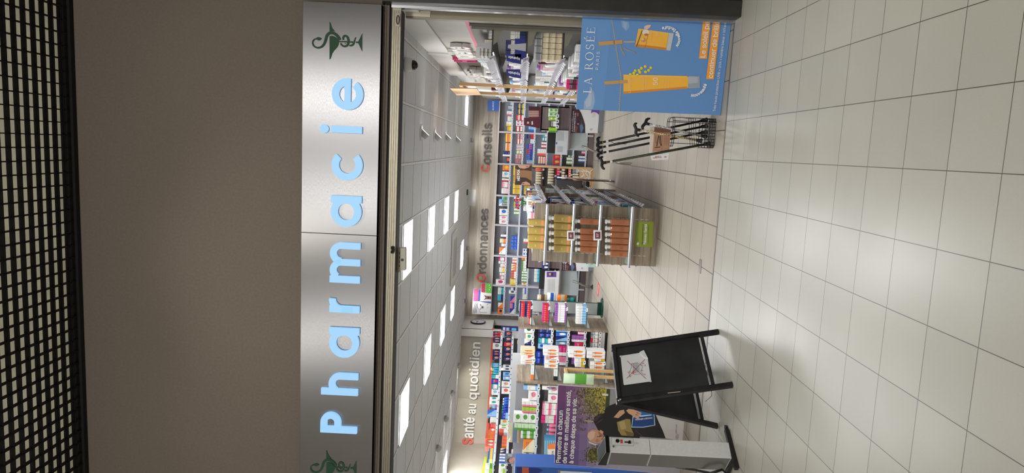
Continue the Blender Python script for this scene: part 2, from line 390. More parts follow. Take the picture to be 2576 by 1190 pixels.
def letter(ch, cx, z, xh=.242, sw=.054):
    mb = MB(m_lit); y0, y1 = SY - .028, SY; r = xh / 2; B = lambda x0, x1, z0, z1: mb.box(cx + x0, cx + x1, y0 - .0006, y1, z + z0, z + z1)
    if ch == 'e': ring(mb, cx, z + r, r, r - sw, 0, 322, y0, y1, 60); B(-r + .01, r - .001, r - sw * .42, r + sw * .42)
    elif ch == 'c': ring(mb, cx, z + r, r, r - sw, 46, 314, y0, y1, 50)
    elif ch == 'a': ring(mb, cx - .006, z + r, r, r - sw, 0, 360, y0, y1, 60); B(r - sw - .003, r, 0, xh)
    elif ch == 'i': B(-sw / 2, sw / 2, 0, xh); ring(mb, cx, z + xh + .054, .033, 0, 0, 360, y0, y1, 24)
    elif ch == 'r':
        B(-.06, -.06 + sw, 0, xh); ring(mb, cx + .045, z + xh - .098, .102, .051, 86, 180, y0, y1, 24); B(-.06, -.006, .05, .144)
    elif ch == 'h':
        B(-.093, -.093 + sw, 0, .303); ring(mb, cx + .001, z + xh - .094, .094, .094 - sw, 0, 150, y0, y1, 30); B(.095 - sw, .095, 0, xh - .094)
    elif ch == 'm':
        B(-.163, -.163 + sw, 0, xh)
        for o, a1 in ((-.06, 150), (.076, 180)): ring(mb, cx + o, z + xh - .089, .089, .089 - sw * .95, 0, a1, y0, y1, 30); B(o + .089 - sw * .95, o + .089, 0, xh - .089)
    elif ch == 'P':
        B(-.09, -.09 + sw, 0, .303); ring(mb, cx + .0, z + .303 - .085, .085, .085 - sw, -90, 90, y0, y1, 30)
        B(-.06, .0, .303 - sw, .303); B(-.06, .0, .133, .133 + sw)
    obj('letter', mb, sgn)
def lpos(x, y): q = P_S.px(x, y, .03); return q
z3 = ZT(740, 0, 1.9833); z4 = ZT(740, 590, 1.9833)
for ch, zx, y0, y1, zt in (('e', 342, 395, 550, z3), ('i', 336, 628, 672, z3), ('c', 339, 755, 900, z3), ('a', 333, 985, 1130, z3), ('m', 327, 43, 250, z4), ('r', 324, 320, 397, z4), ('a', 322, 475, 613, z4), ('h', 317, 693, 813, z4), ('P', 312, 888, 1002, z4)):
    q = lpos(*zt(zx, (y0 + y1) / 2)); letter(ch, q.x, q.z)
# green bowl and snake emblems
m_green = mat('emblem_green', (8, 66, 34), .6)
ze = ZT(780, 40, 9.914)
def emblem(dx, dx_z):
    y = SY - .006
    def q(a_, b_): p = P_S.px(*ze(a_, b_)); return Vector((p.x + dx, y, p.z + dx_z))
    mb = MB(m_green); e = (0, .0055, 0)
    mb.prism([q(*p) for p in ((490, 145), (512, 175), (530, 245), (560, 310), (600, 360), (625, 392), (560, 382), (490, 386))], e)
    mb.prism([q(*p) for p in ((490, 505), (560, 498), (625, 520), (680, 560), (718, 615), (722, 650), (714, 710), (690, 765), (650, 815), (600, 865), (555, 935), (530, 1020), (510, 1070), (490, 1085))], e)
    mb.prism([q(*p) for p in ((722, 626), (920, 628), (920, 665), (722, 655))], e)
    mb.prism([q(*p) for p in ((1003, 633), (1065, 633), (1065, 675), (1003, 672))], e)
    mb.prism([q(*p) for p in ((1145, 640), (1205, 642), (1300, 445), (1300, 885), (1205, 680), (1145, 676))], e)
    def ribbon(path, ws):
        P = [Vector((p[0], p[1])) for p in path]; L = []; R_ = []
        for i, p in enumerate(P):
            d = (P[min(i + 1, len(P) - 1)] - P[max(i - 1, 0)]).normalized(); n = Vector((-d.y, d.x)) * ws[i] / 2
            L.append(p + n); R_.append(p - n)
        for i in range(len(P) - 1): mb.prism([q(*L[i]), q(*L[i + 1]), q(*R_[i + 1]), q(*R_[i])], e)
    def smooth_(path, ws, k=6):
        out = []; wo = []
        for i in range(len(path) - 1):
            p0 = path[max(i - 1, 0)]; p1 = path[i]; p2 = path[i + 1]; p3 = path[min(i + 2, len(path) - 1)]
            for j in range(k):
                u = j / k; f = lambda a, b, c, d: .5 * (2 * b + (c - a) * u + (2 * a - 5 * b + 4 * c - d) * u * u + (3 * b - a - 3 * c + d) * u ** 3)
                out.append((f(p0[0], p1[0], p2[0], p3[0]), f(p0[1], p1[1], p2[1], p3[1]))); wo.append(ws[i] + (ws[i + 1] - ws[i]) * u)
        out.append(path[-1]); wo.append(ws[-1]); ribbon(out, wo)
    smooth_([(170, 570), (110, 590), (70, 650), (85, 730), (150, 785), (230, 795), (310, 755), (365, 680), (395, 590), (420, 500), (480, 435), (560, 425), (640, 460), (700, 520), (735, 570), (748, 602)], [28, 34, 38, 40, 42, 45, 52, 60, 66, 66, 68, 72, 72, 70, 66, 62])
    mb.prism([q(*p) for p in ((155, 560), (175, 540), (210, 530), (250, 535), (298, 565), (260, 605), (215, 615), (180, 600))], e)
    smooth_([(765, 680), (800, 735), (865, 760), (930, 735), (960, 660), (955, 580), (920, 515), (865, 498), (830, 540), (832, 602)], [34, 42, 46, 50, 56, 56, 52, 50, 46, 38])
    smooth_([(980, 740), (1040, 738), (1080, 705), (1105, 640), (1125, 575), (1148, 530)], [34, 44, 44, 36, 26, 4])
    mb.prism([q(*p) for p in ((855, 682), (900, 688), (885, 706))], e)
    obj('emblem', mb, sgn)
emblem(0, 0)
pa = P_S.px(829, 54); pb = P_S.px(820.7, 1132); emblem(pb.x - pa.x, pb.z - pa.z)
# ================= shop ceiling =================
m_pan = mat('lit_panel', (244, 249, 255), .4, emit=3.2)
def panel(cx, cy, label, group=None):
    o = thing('ceiling_light', label, 'ceiling light', (cx, cy, Z0 - .012))
    h = .278; f = MB(m_white)
    for a_ in (-1, 1): f.box(cx + a_ * h, cx + a_ * (h + .012), cy - h - .012, cy + h + .012, Z0 - .012, Z0 - .004); f.box(cx - h, cx + h, cy + a_ * h, cy + a_ * (h + .012), Z0 - .012, Z0 - .004)
    obj('frame', f, o); obj('diffuser', MB(m_pan).box(cx - h, cx + h, cy - h, cy + h, Z0 - .010, Z0 - .005), o)
    area('panel_glow', (cx, cy, Z0 - .02), (cx, cy + .001, 0), .52, 29, (.97, .985, 1))
XA, XB = -1.07, -2.84
for i, y in enumerate((6.97, 8.86, 10.66, 12.3)): panel(XA, y, ['nearest', 'second nearest', 'third nearest', 'farthest'][i] + ' square light panel of the right hand ceiling row, near the door sensor')
for i, y in enumerate((7.04, 8.88, 10.67, 12.25)): panel(XB, y, ['nearest', 'second nearest', 'third nearest', 'farthest'][i] + ' square light panel of the left hand ceiling row')
panel(-2.2, 13.97, 'square ceiling light panel above the Ordonnances counter')
panel(.70, 13.8, 'square ceiling light panel above the counter at the right, near the blue notice')
def ceil_spot(cx, cy, aim, label, group, power=26):
    o = thing('ceiling_spotlight', label, 'spotlight', (cx, cy, Z0 - .006), group)
    obj('mounting_ring', MB(m_white).lathe((cx, cy, Z0 - .012), [(.045, 0), (.085, 0), (.085, .01), (.045, .01)], 24), o)
    d = (Vector(aim) - Vector((cx, cy, Z0))).normalized(); c0 = Vector((cx, cy, Z0 - .045)) - d * .0
    obj('housing', MB(mat('spot_grey', (176, 176, 176), .5)).lathe(c0 - d * .05, [(.046, 0), (.052, .01), (.054, .062), (.048, .062), (.048, .05)], 24, d), o, smooth=False)
    obj('lens', MB(mat('spot_lens', (255, 250, 240), .3, emit=9)).cyl(c0 + d * .0105, c0 + d * .0135, .050), o)
    spot('spot_beam', c0 + d * .03, aim, power, 118, .8, (1, .96, .9), .04)
for i, (x, y) in enumerate(((.13, 7.72), (.12, 8.91), (.13, 10.15), (.12, 11.77))):
    ceil_spot(x, y, (1.08, y + .1, 1.9), 'tilted round ceiling spotlight over the right aisle, %s from the entrance' % ['first', 'second', 'third', 'fourth'][i], 'right aisle spotlights', 20)
for i, (x, y) in enumerate(((.15, 15.1), (-1.06, 15.1), (-2.24, 15.1), (-3.43, 15.1))):
    ceil_spot(x, y, (x, BY, 2.1), 'small spotlight washing the back wall lettering, %s' % ['above Conseils', 'between Conseils and Ordonnances', 'above Ordonnances', 'above the animal poster'][i], 'back wall spotlights', 9)
for i, (x, y) in enumerate(((-4.55, 13.85), (-4.66, 12.52), (-4.71, 11.40), (-4.75, 10.30))):
    ceil_spot(x, y, (-5.9, y + .6, 1.7), 'tilted ceiling spotlight before the Santé au quotidien wall, %s from the passage' % ['first', 'second', 'third', 'fourth'][i], 'left wall spotlights', 24)
for i, y in enumerate((12.2, 9.5)): panel(-5.9 + i * .0, y - .3, 'square ceiling light panel close to the left wall, %s' % ['farther one', 'nearer one'][i])
# air conditioning cassette
v = thing('ceiling_vent', 'long white air conditioning grille in the shop ceiling', 'ceiling vent', (-1.95, 12.1, Z0 - .02))
obj('frame', MB(mat('vent_white', (206, 204, 198), .5)).box(-2.42, -1.5, 11.68, 12.5, Z0 - .03, Z0 - .004), v, bevel=.006)
s = MB(mat('vent_grey', (186, 184, 178), .6)); s.box(-2.3, -1.62, 11.82, 12.36, Z0 - .036, Z0 - .03)
for i in range(8): s.box(-2.3, -1.62, 11.84 + i * .065, 11.86 + i * .065, Z0 - .042, Z0 - .036)
obj('grille', s, v)
# dome camera
q = atZ(1000, 165, Z0 - .0); cx, cy = .735, 6.55
v = thing('security_camera', 'white security camera with dark dome hanging from shop ceiling', 'camera', (cx, cy, Z0 - .12))
obj('housing', MB(m_white).lathe((cx, cy, Z0 - .075), [(.05, 0), (.062, .01), (.066, .04), (.066, .069)], 24), v, smooth=True)
obj('dome', MB(mat('dome_black', (18, 18, 20), .12)).ball((cx, cy, Z0 - .078), .048), v, smooth=True)
el = thing('exit_light', 'small clear emergency light plate hanging from the ceiling near the far Conseils lettering', 'emergency light', (-.95, 14.6, Z0 - .04))
obj('housing', MB(mat('dark_housing', (60, 60, 62), .5)).box(-1.02, -.9, 14.58, 14.62, Z0 - .035, Z0 - .006), el)
obj('clear_plate', MB(mat('clear_plate', (210, 214, 214), .1, alpha=.35)).box(-1.25, -.9, 14.598, 14.602, Z0 - .2, Z0 - .035), el)
# door sensor and motor bracket
PD = Plane((0, 5.6, 2.5), (0, -1, 0))
zs = ZT(960, 600, 11.9)
v = thing('door_sensor', 'beige perforated door sensor bracket hanging under the entrance header', 'sensor', PD.px(*zs(560, 640)))
s = MB(mat('sensor_beige', (188, 180, 158), .5)); s.prism([PD.px(*zs(*p)) for p in ((420, 262), (600, 262), (560, 1010), (420, 1010))], (0, .012, 0))
obj('bracket', s, v)
s = MB(mat('black_gap'))
for r_, x in enumerate((458, 530)):
    for y in (445, 570, 695, 820): s.prism([PD.px(*zs(*p), .0015) for p in ((x - 9, y - 38), (x + 9, y - 38), (x + 9, y + 38), (x - 9, y + 38))], (0, .0012, 0))
obj('slots', s, v)
s = MB(mat('sensor_cover', (196, 190, 174), .4)); s.prism([PD.px(*zs(*p), .004) for p in ((566, 290), (700, 270), (722, 300), (722, 940), (700, 962), (566, 955))], (0, .05, 0))
obj('cover', s, v, bevel=.004)
s = MB(mat('sensor_eye', (12, 12, 12), .2)); c = PD.px(*zs(620, 640), .004); s.cyl(c, c + Vector((0, -.008, 0)), .011); obj('eye', s, v)
v = thing('cable_knot', 'small dark bundle of screws and cable on the door header', 'cable', PD.px(*ZT(960, 600, 11.9)(330, 440)))
s = MB(mat('dark_cable', (40, 38, 34), .5)); c = Plane((0, WY - .01, 2.6), (0, -1, 0)).px(*zs(325, 340))
for k in range(4): s.tube([c + Vector((.03 * math.cos(u) * (1 - k * .15), -.004 * k, .014 * math.sin(u * 2 + k))) for u in [i * .7 for i in range(10)]], .003, 6, True)
obj('loop', s, v)
v = thing('frame_latch', 'oval metal latch at the upper right corner of the shop entrance', 'latch', Plane((0, WY - .01, 2.6), (0, -1, 0)).px(1001, 50))
c = LOC[v.name]; s = MB(mat('latch_metal', (110, 108, 110), .3, .8)); s.tube([c + Vector((.033 * math.cos(u), -.004, .010 * math.sin(u))) for u in [i * math.pi / 8 for i in range(16)]], .004, 6, True); obj('oval', s, v)
s = MB(m_alu); s.box(c.x - .05, c.x + .05, c.y, c.y + .008, c.z - .016, c.z + .016); obj('plate', s, v)
# ================= wall lettering =================
PW = Plane((0, BY - .03, 2.3), (0, -1, 0))
m_lgrey = mat('letter_grey', (92, 90, 86), .5); m_lred = mat('letter_coral', (232, 96, 76), .45); m_lwhite = mat('letter_white', (244, 244, 240), .4)
def wordsign(name, label, pl, word1, a0, a1, m1, word2, b0, b1, m2, hs=1.0, bold=.012, mirror=False):
    o = thing(name, label, 'lettering', pl.px(*a0))
    for w_, p0, p1, m_ in ((word1, a0, a1, m1), (word2, b0, b1, m2)):
        mb = MB(m_); ptext(mb, w_, pl, p0, p1, hs=hs, bold=bold, ext=.014, off=0); obj('initial' if m_ is m1 else 'word', mb, o)
    return o
wordsign('wall_lettering', 'Conseils lettering with coral initial on pale wood back wall', PW, 'C', (1232, 431), (1230.5, 413.5), m_lred, 'onseils', (1234, 412), (1236, 311.5), m_lgrey, 1.0)
wordsign('wall_lettering', 'Ordonnances lettering with coral initial on pale wood back wall', PW, 'O', (1220.5, 709), (1221, 690), m_lred, 'rdonnances', (1222, 687), (1228, 526), m_lgrey, 1.0)
pS1 = plane3(Vector((-3.95, 14.67, 0)), Vector((-5.47, 14.41, 0)), Vector((-3.95, 14.67, 2)))
pS2 = plane3(Vector((-5.47, 14.40, 0)), Vector((-6.0, 13.38, 0)), Vector((-5.47, 14.40, 2)))
o = thing('wall_lettering', 'Santé au quotidien white lettering with coral initial on greige wall', 'lettering', pS2.px(1190, 1110))
mb = MB(m_lred); ptext(mb, 'S', pS2, (1188, 1119), (1189.5, 1104.2), ext=.014, off=0, bold=.02); obj('initial', mb, o)
mb = MB(m_lwhite); ptext(mb, 'anté', pS2, (1190, 1103), (1193.5, 1052), ext=.014, off=0, bold=.015, hs=1.15); obj('word', mb, o); mb = MB(m_lwhite)
ptext(mb, 'au', pS2, (1195.5, 1042), (1197.5, 1018), ext=.014, off=0, bold=.015, hs=1.0); obj('word', mb, o); mb = MB(m_lwhite)
ptext(mb, 'quotidien', pS1, (1198.5, 1005), (1208, 862), ext=.014, off=0, bold=.015, hs=.92); obj('word', mb, o)
# coloured stripes under the lettering
s = MB(mat('stripe_coral', (226, 92, 70), .5))
s.prism([pS1.px(*p, .03) for p in ((1237.5, 826), (1244, 826), (1234, 1001), (1228.5, 1001))], -pS1.n * .003); s.prism([pS2.px(*p, .03) for p in ((1228.5, 1001), (1234, 1001), (1225.5, 1149), (1219, 1149))], -pS2.n * .003)
s.use(mat('stripe_lime', (190, 214, 60), .5)); PW3 = plane3(Vector((-6.0, 13.38, 0)), Vector((-6.14, 12.2, 0)), Vector((-6, 13.38, 2)))
s.prism([PW3.px(*p, .04) for p in ((1219, 1149), (1225.5, 1149), (1217, 1200), (1210, 1200))], -PW3.n * .003)
struct('trim_9', s)
# right wall: Hygiène lettering and pink stripe
PR = Plane((1.07, 8, 2), (-1, 0, 0))
zr = ZT(1100, 40, 5.41)
s = MB(mat('stripe_pink', (232, 110, 140), .5)); s.prism([PR.px(*p) for p in ((1163, 40), (1174, 40), (1208, 134), (1204, 138))], (.01, 0, 0)); struct('trim_10', s)
o = thing('wall_lettering', 'Hygiène raised lettering in white on the right side wall', 'lettering', Vector((1.07, 8.0, 2.3)))
def wall_text(word, y0, y1, z, m_, hs=1): mb = MB(m_); add_text(mb, word, (1.07, y0, z), (1.07, y1, z), (-1, 0, 0), hs=hs, bold=.025, ext=.04, off=0); return mb
mb = wall_text('H', 8.62, 8.42, 2.22, mat('letter_magenta', (214, 70, 130), .5)); obj('initial', mb, o)
mb = wall_text('ygiène', 8.38, 7.35, 2.22, m_lwhite); obj('word', mb, o)
o2 = thing('wall_lettering', 'second white word in raised letters farther along the right side wall', 'lettering', Vector((1.07, 10.0, 2.3)))
obj('word', wall_text('bucco-dentaire', 11.2, 9.4, 2.22, m_lwhite), o2)
# clock on the passage side wall
PC = Plane((-3.95, 15, 2.4), (1, 0, 0)); c = Vector((-3.945, 15.18, 2.41))
o = thing('wall_clock', 'round black rimmed clock on the white passage wall', 'clock', c)
obj('rim', MB(mat('clock_rim', (24, 22, 30), .4)).lathe(c, [(.13, 0), (.17, 0), (.175, .02), (.155, .03), (.15, .012)], 32, (1, 0, 0)), o)
obj('dial', MB(mat('clock_dial', (216, 220, 226), .4)).cyl(c + Vector((.004, 0, 0)), c + Vector((.026, 0, 0)), .15, seg=32), o)
s = MB(mat('black_gap')); s.bar(c + Vector((.029, 0, 0)), c + Vector((.029, .05, .06)), .012, .004, (1, 0, 0)); s.bar(c + Vector((.030, 0, 0)), c + Vector((.030, -.09, .03)), .009, .004, (1, 0, 0)); obj('hands', s, o)
# ================= sun cream poster board =================
BL = Vector((.350, 5.685, .02)); BR = Vector((1.073, 5.60, .02))
pl = plane3(BL, BR, BL + Vector((0, 0, 1)))
o = thing('poster_board', 'tall blue sun care poster board with two hanging orange tubes beside the entrance jamb', 'poster', (.7, 5.65, 0))
c4 = [pl.px(1450, 275), pl.px(1466, 40), pl.px(1842, 48), pl.px(1813, 290)]
b0, b1 = c4[3].copy(), c4[2].copy(); b0.z = max(b0.z, .003); b1.z = .003; c4[2] = b1; c4[3] = b0
obj('board', MB(mat('poster_blue', (96, 144, 204), .45)).prism(c4, -pl.n * .035), o)
zp = ZT(1440, 20, 4.25)
mb = MB(); items = [((100, 149, 208), [(105, 112), (42, 1083), (330, 1090), (420, 115)])]
items += [((150, 176, 210), [(190, 850), (230, 900), (240, 1000), (215, 1085), (120, 1083), (125, 1000), (170, 930)]), ((176, 190, 214), [(185, 880), (205, 930), (200, 1040), (150, 1070), (135, 1010), (170, 950)]),
          ((128, 162, 206), [(520, 130), (600, 150), (610, 200), (575, 250), (530, 200)]), ((150, 176, 212), [(540, 140), (585, 160), (570, 235), (545, 200)])]
rope = [(418, 122), (440, 240), (462, 400), (490, 560), (520, 740), (512, 900), (500, 1100)]
for i in range(len(rope) - 1):
    (x0, y0), (x1, y1) = rope[i], rope[i + 1]
    items.append(((170, 170, 165), [(x0 - 6, y0), (x0 + 6, y0), (x1 + 6, y1), (x1 - 6, y1)]))
    for k in range(10): u = (k + .5) / 10; x, y = x0 + (x1 - x0) * u, y0 + (y1 - y0) * u; items.append(((110, 105, 95), [(x - 6, y - 5), (x + 6, y + 1), (x + 6, y + 4), (x - 6, y - 1)]))
items += [((170, 166, 158), [(545, 355), (668, 352), (668, 372), (545, 372)]), ((150, 146, 138), [(500, 390), (515, 395), (540, 460), (568, 505), (555, 515), (520, 455)]), ((150, 146, 138), [(525, 385), (580, 440), (680, 480), (675, 490), (570, 450)]),
 ((196, 152, 96), [(340, 785), (590, 768), (592, 803), (342, 820)]), ((90, 60, 34), [(498, 774), (505, 774), (507, 815), (500, 815)]),
 ((242, 182, 62), [(545, 712), (1225, 728), (1240, 745), (1240, 845), (1225, 862), (545, 920)]), ((216, 140, 48), [(545, 895), (1225, 840), (1225, 862), (545, 920)]), ((240, 190, 80), [(545, 712), (1225, 728), (1225, 745), (545, 735)]),
 ((150, 160, 172), [(1238, 728), (1362, 730), (1364, 855), (1236, 862)]), ((172, 180, 190), [(1238, 735), (1340, 735), (1340, 800), (1238, 810)]),
 ((196, 152, 96), [(500, 772), (590, 768), (592, 803), (502, 812)]),
 ((242, 182, 62), [(705, 220), (1030, 265), (1000, 450), (668, 415)]), ((240, 186, 76), [(705, 220), (1030, 265), (1026, 290), (700, 245)]), ((208, 132, 42), [(680, 385), (1005, 425), (1000, 450), (668, 415)]), ((120, 90, 50), [(818, 235), (822, 235), (780, 425), (776, 425)]),
 ((190, 194, 200), [(1032, 265), (1085, 270), (1047, 458), (1002, 450)]),
 ((196, 152, 96), [(278, 362), (535, 342), (537, 382), (280, 404)]), ((90, 60, 34), [(441, 346), (448, 346), (450, 388), (443, 388)])]
def disc(cx, cy, r, col, n=14, sy=1): return (col, [(cx + r * math.cos(2 * math.pi * k / n), cy + r * sy * math.sin(2 * math.pi * k / n)) for k in range(n)])
for x, y in ((672, 672), (657, 698), (712, 668), (738, 645), (722, 688), (778, 627), (782, 684), (815, 668), (838, 640), (620, 712), (695, 718)): items += [disc(x, y, 17, (206, 190, 40)), disc(x - 4, y - 4, 9, (232, 218, 90))]
items += [disc(783, 260, 38, (232, 218, 204), sy=.8), disc(790, 285, 24, (180, 110, 80), sy=.5), disc(760, 343, 26, (206, 140, 110), sy=.9), disc(750, 335, 14, (226, 190, 170)), ((222, 190, 176), [(765, 225), (770, 195), (800, 182), (842, 180), (830, 210), (800, 230)]),
 ((112, 92, 56), [(740, 240), (752, 240), (690, 415), (678, 415)]),
 ((244, 164, 56), [(1398, 118), (1480, 118), (1437, 543), (1352, 541)]), ((244, 164, 56), [(1506, 118), (1588, 118), (1512, 763), (1430, 761)])]
mb = MB(); art(mb, pl, items, zp, .0006, .00004)
wt = mat('print_white', (240, 240, 240), .5); mb.use(wt)
class ZP:   # a plane addressed in the enlarged coordinates
    def __init__(s, pl, T): s.pl = pl; s.T = T; s.n = pl.n
    def px(s, x, y, off=0): return s.pl.px(*s.T(x, y), off)
zpl = ZP(pl, zp); OF = .0095
def T_(s, a, b, col=wt, pl_=None, **kw): kw.setdefault('off', OF); mb.use(col); ptext(mb, s, pl_ or zpl, a, b, **kw)
SER = {}
def _r(x0, z0, x1, z1): return [(x0, z0), (x1, z0), (x1, z1), (x0, z1)]
def _ring(cx, cz, rx, rz, tx, tz, a0=0, a1=360, n=28):
    out = []
    for i in range(n):
        p, q = math.radians(a0 + (a1 - a0) * i / n), math.radians(a0 + (a1 - a0) * (i + 1) / n)
        out.append([(cx + rx * math.cos(p), cz + rz * math.sin(p)), (cx + rx * math.cos(q), cz + rz * math.sin(q)), (cx + (rx - tx) * math.cos(q), cz + (rz - tz) * math.sin(q)), (cx + (rx - tx) * math.cos(p), cz + (rz - tz) * math.sin(p))])
    return out
T1, T2 = .10, .04
_E = [_r(.1, 0, .2, 1), _r(0, 0, .62, T2), _r(0, 1 - T2, .6, 1), _r(.2, .5, .5, .5 + T2), _r(.6, 0, .63, .2), _r(.57, .82, .6, 1), _r(.48, .42, .51, .62)]
SER['L'] = (.68, [_r(.1, 0, .2, 1), _r(0, 0, .62, T2), _r(0, 1 - T2, .3, 1), _r(.6, 0, .63, .24)])
SER['A'] = (.86, [[(.1, 0), (.15, 0), (.45, .98), (.4, .98)], [(.36, 1), (.46, 1), (.80, 0), (.69, 0)], _r(.22, .34, .66, .34 + T2), _r(0, 0, .27, T2), _r(.6, 0, .88, T2)])
SER['R'] = (.82, [_r(.1, 0, .2, 1), _r(0, 0, .3, T2), _r(0, 1 - T2, .35, 1), _r(.2, .47, .36, .47 + T2)] + _ring(.33, .735, .27, .265, .1, .04, -90, 90, 16) + [[(.32, .5), (.43, .5), (.8, 0), (.68, 0)], _r(.66, 0, .86, T2)])
SER['O'] = (.95, _ring(.45, .5, .43, .52, .1, .045))
SER['S'] = (.62, _ring(.3, .745, .25, .275, .09, .05, 30, 255, 18) + _ring(.29, .26, .27, .28, .09, .05, -150, 80, 18) + [[(.16, .55), (.22, .60), (.43, .48), (.36, .42)], _r(.49, .74, .52, .98), _r(.02, .02, .05, .28)])
SER['E'] = (.7, _E); SER['É'] = (.7, _E + [[(.28, 1.08), (.36, 1.08), (.5, 1.3), (.4, 1.3)]]); SER[' '] = (.42, [])
def serif(s, a, b, hpx):
    A, B = zpl.px(*a, OF), zpl.px(*b, OF); d = B - A; L_ = d.length; d.normalize(); up = pl.n.cross(d); gap = .2; tot = sum(SER[c][0] + gap for c in s) - gap
    k = L_ / tot; hz = (zpl.px(a[0] - hpx, a[1]) - zpl.px(*a)).length; x = 0
    for c in s:
        for q in SER[c][1]: mb.poly([A + d * (x + u) * k + up * v * hz for u, v in q])
        x += SER[c][0] + gap
mb.use(wt); serif('LA ROSÉE', (203, 912), (245, 205), 86); T_('PARIS', (276, 660), (291, 470), spacing=1.5)
T_('Le soleil peut', (1415, 530), (1471, 78), bold=.01); T_('continuer de briller', (1495, 750), (1572, 120), bold=.01)
T_('Très haute protection UVB + UVA + lumière bleue + infrarouge', (1526, 1106), (1652, 95), hs=1.1)
T_('LA ROSÉE', (622, 905), (628, 735), mat('print_pale_gold', (240, 210, 150))); T_('50', (908, 822), (910, 745)); T_('fluide solaire', (760, 880), (765, 745), mat('print_pale_gold')); T_('invisible', (790, 850), (792, 760), mat('print_pale_gold'))
T_('50', (912, 300), (915, 262), mat('print_pale_gold')); T_('LA ROSÉE', (835, 365), (850, 265), mat('print_pale_gold'))
for k in range(3): T_('haute protection', (965 + k * 30, 860), (968 + k * 30, 760), mat('print_pale_gold'))
def arc_text(s, cx, cy, r, a0, a1, flip=False, hs=1.1):
    wd = {'i': .5, 'l': .5, 't': .7, ' ': .5, 'N': 1.3, 'x': .95}; L = [wd.get(c, 1) for c in s]; tot = sum(L); acc = 0
    for c, l in zip(s, L):
        if c != ' ':
            p = [math.radians(a0 + (a1 - a0) * (acc + q * l) / tot) for q in (.1, .9)]
            T_(c, (cx + r * math.cos(p[0]), cy + r * math.sin(p[0])), (cx + r * math.cos(p[1]), cy + r * math.sin(p[1])), bold=.03, hs=1.0, shear=.2)
        acc += l
arc_text('Nouveauté', 1275, 790, 160, 95, 8)
arc_text('Nouvelle texture', 1010, 335, 140, 38, -115)
obj('printed_design', mb, o)
# ================= health network poster board =================
BL = Vector((-2.93, 6.05, 0)); BR = Vector((-2.147, 6.05, 0)); pl = Plane((-2.5, 6.05, .5), (0, -1, 0))
o = thing('poster_board', 'large purple poster board reading Permettre à chacun, behind the black chalkboard', 'poster', (-2.5, 6.08, 0))
q = [pl.px(1395, 1166.8), pl.px(1404, 968.7), pl.px(1716, 991), pl.px(1714, 1196)]; q[2].z = q[3].z = .004
obj('board', MB(mat('poster_edge', (200, 198, 204), .5)).prism(q, (0, .03, 0)), o)
zA, zB, zC = ZT(1200, 960, 5.175), ZT(1480, 820, 4.958), ZT(1500, 1040, 7.935)
mb = MB()
def L2(p, q, u): return (p[0] + (q[0] - p[0]) * u, p[1] + (q[1] - p[1]) * u)
R0, R1, L0, L1 = (1404, 969.2), (1716, 991.5), (1395, 1166.3), (1714, 1195.5)
items = []; N = 16
stops = [(0, (62, 38, 98), (116, 62, 118)), (.15, (96, 76, 132), (140, 100, 146)), (.32, (140, 134, 164), (156, 132, 152)), (.5, (156, 152, 172), (160, 150, 150)), (.7, (160, 154, 172), (150, 146, 150)), (1, (150, 150, 156), (150, 150, 150))]
def gcol(u, v):
    for (u0, a0, b0_), (u1, a1, b1_) in zip(stops, stops[1:]):
        if u <= u1:
            k = (u - u0) / (u1 - u0); A = [a0[i] + (a1[i] - a0[i]) * k for i in range(3)]; B = [b0_[i] + (b1_[i] - b0_[i]) * k for i in range(3)]
            return tuple(int(A[i] + (B[i] - A[i]) * v) for i in range(3))
for i in range(N):
    for j in range(5):
        u0, u1, v0, v1 = i / N, (i + 1) / N, j / 5, (j + 1) / 5
        P_ = lambda u, v: L2(L2(L0, R0, v), L2(L1, R1, v), u)
        items.append((gcol((u0 + u1) / 2 * .999, (v0 + v1) / 2), [P_(u0, v0), P_(u1, v0), P_(u1, v1), P_(u0, v1)]))
art(mb, pl, items, None, .0006, 0)
rnd = random.Random(3)
def blobs(n, x0, x1, y0, y1, cols, r0=6, r1=20):
    out = []
    for _ in range(n):
        cx, cy, r = rnd.uniform(x0, x1), rnd.uniform(y0, y1), rnd.uniform(r0, r1); k = rnd.randint(5, 8); a0 = rnd.random() * 6
        out.append((rnd.choice(cols), [(cx + r * rnd.uniform(.5, 1.1) * math.cos(a0 + 2 * math.pi * i / k), cy + r * rnd.uniform(.5, 1.1) * math.sin(a0 + 2 * math.pi * i / k)) for i in range(k)]))
    return out
leaf = [(96, 90, 44), (120, 110, 50), (70, 66, 36), (150, 134, 56), (84, 72, 60)]
it = [((150, 138, 104), [(1440, 80), (1720, 100), (1720, 300), (1640, 470), (1500, 440), (1440, 330)]), ((196, 180, 60), [(1640, 95), (1720, 100), (1700, 330), (1645, 330)]), ((60, 66, 40), [(1690, 95), (1735, 100), (1722, 330), (1672, 430), (1668, 300)]), ((150, 152, 156), [(1735, 95), (1790, 100), (1780, 330), (1722, 400), (1728, 300)])]
def mosaic(x0, x1, y0, y1, nx, ny, fn):
    out = []; G_ = [[(x0 + (x1 - x0) * (i + rnd.uniform(-.4, .4)) / nx, y0 + (y1 - y0) * (j + rnd.uniform(-.4, .4)) / ny) for j in range(ny + 1)] for i in range(nx + 1)]
    for i in range(nx):
        for j in range(ny):
            c = fn((i + .5) / nx, (j + .5) / ny)
            if c: out.append((c, [G_[i][j], G_[i + 1][j], G_[i + 1][j + 1], G_[i][j + 1]], 0))
    return [((150, 140, 120), [(x0, y0), (x0 + .1, y0), (x0, y0 + .1)])] + out
QC = lambda *c: tuple(int(min(240, max(10, v)) // 12 * 12) for v in c)
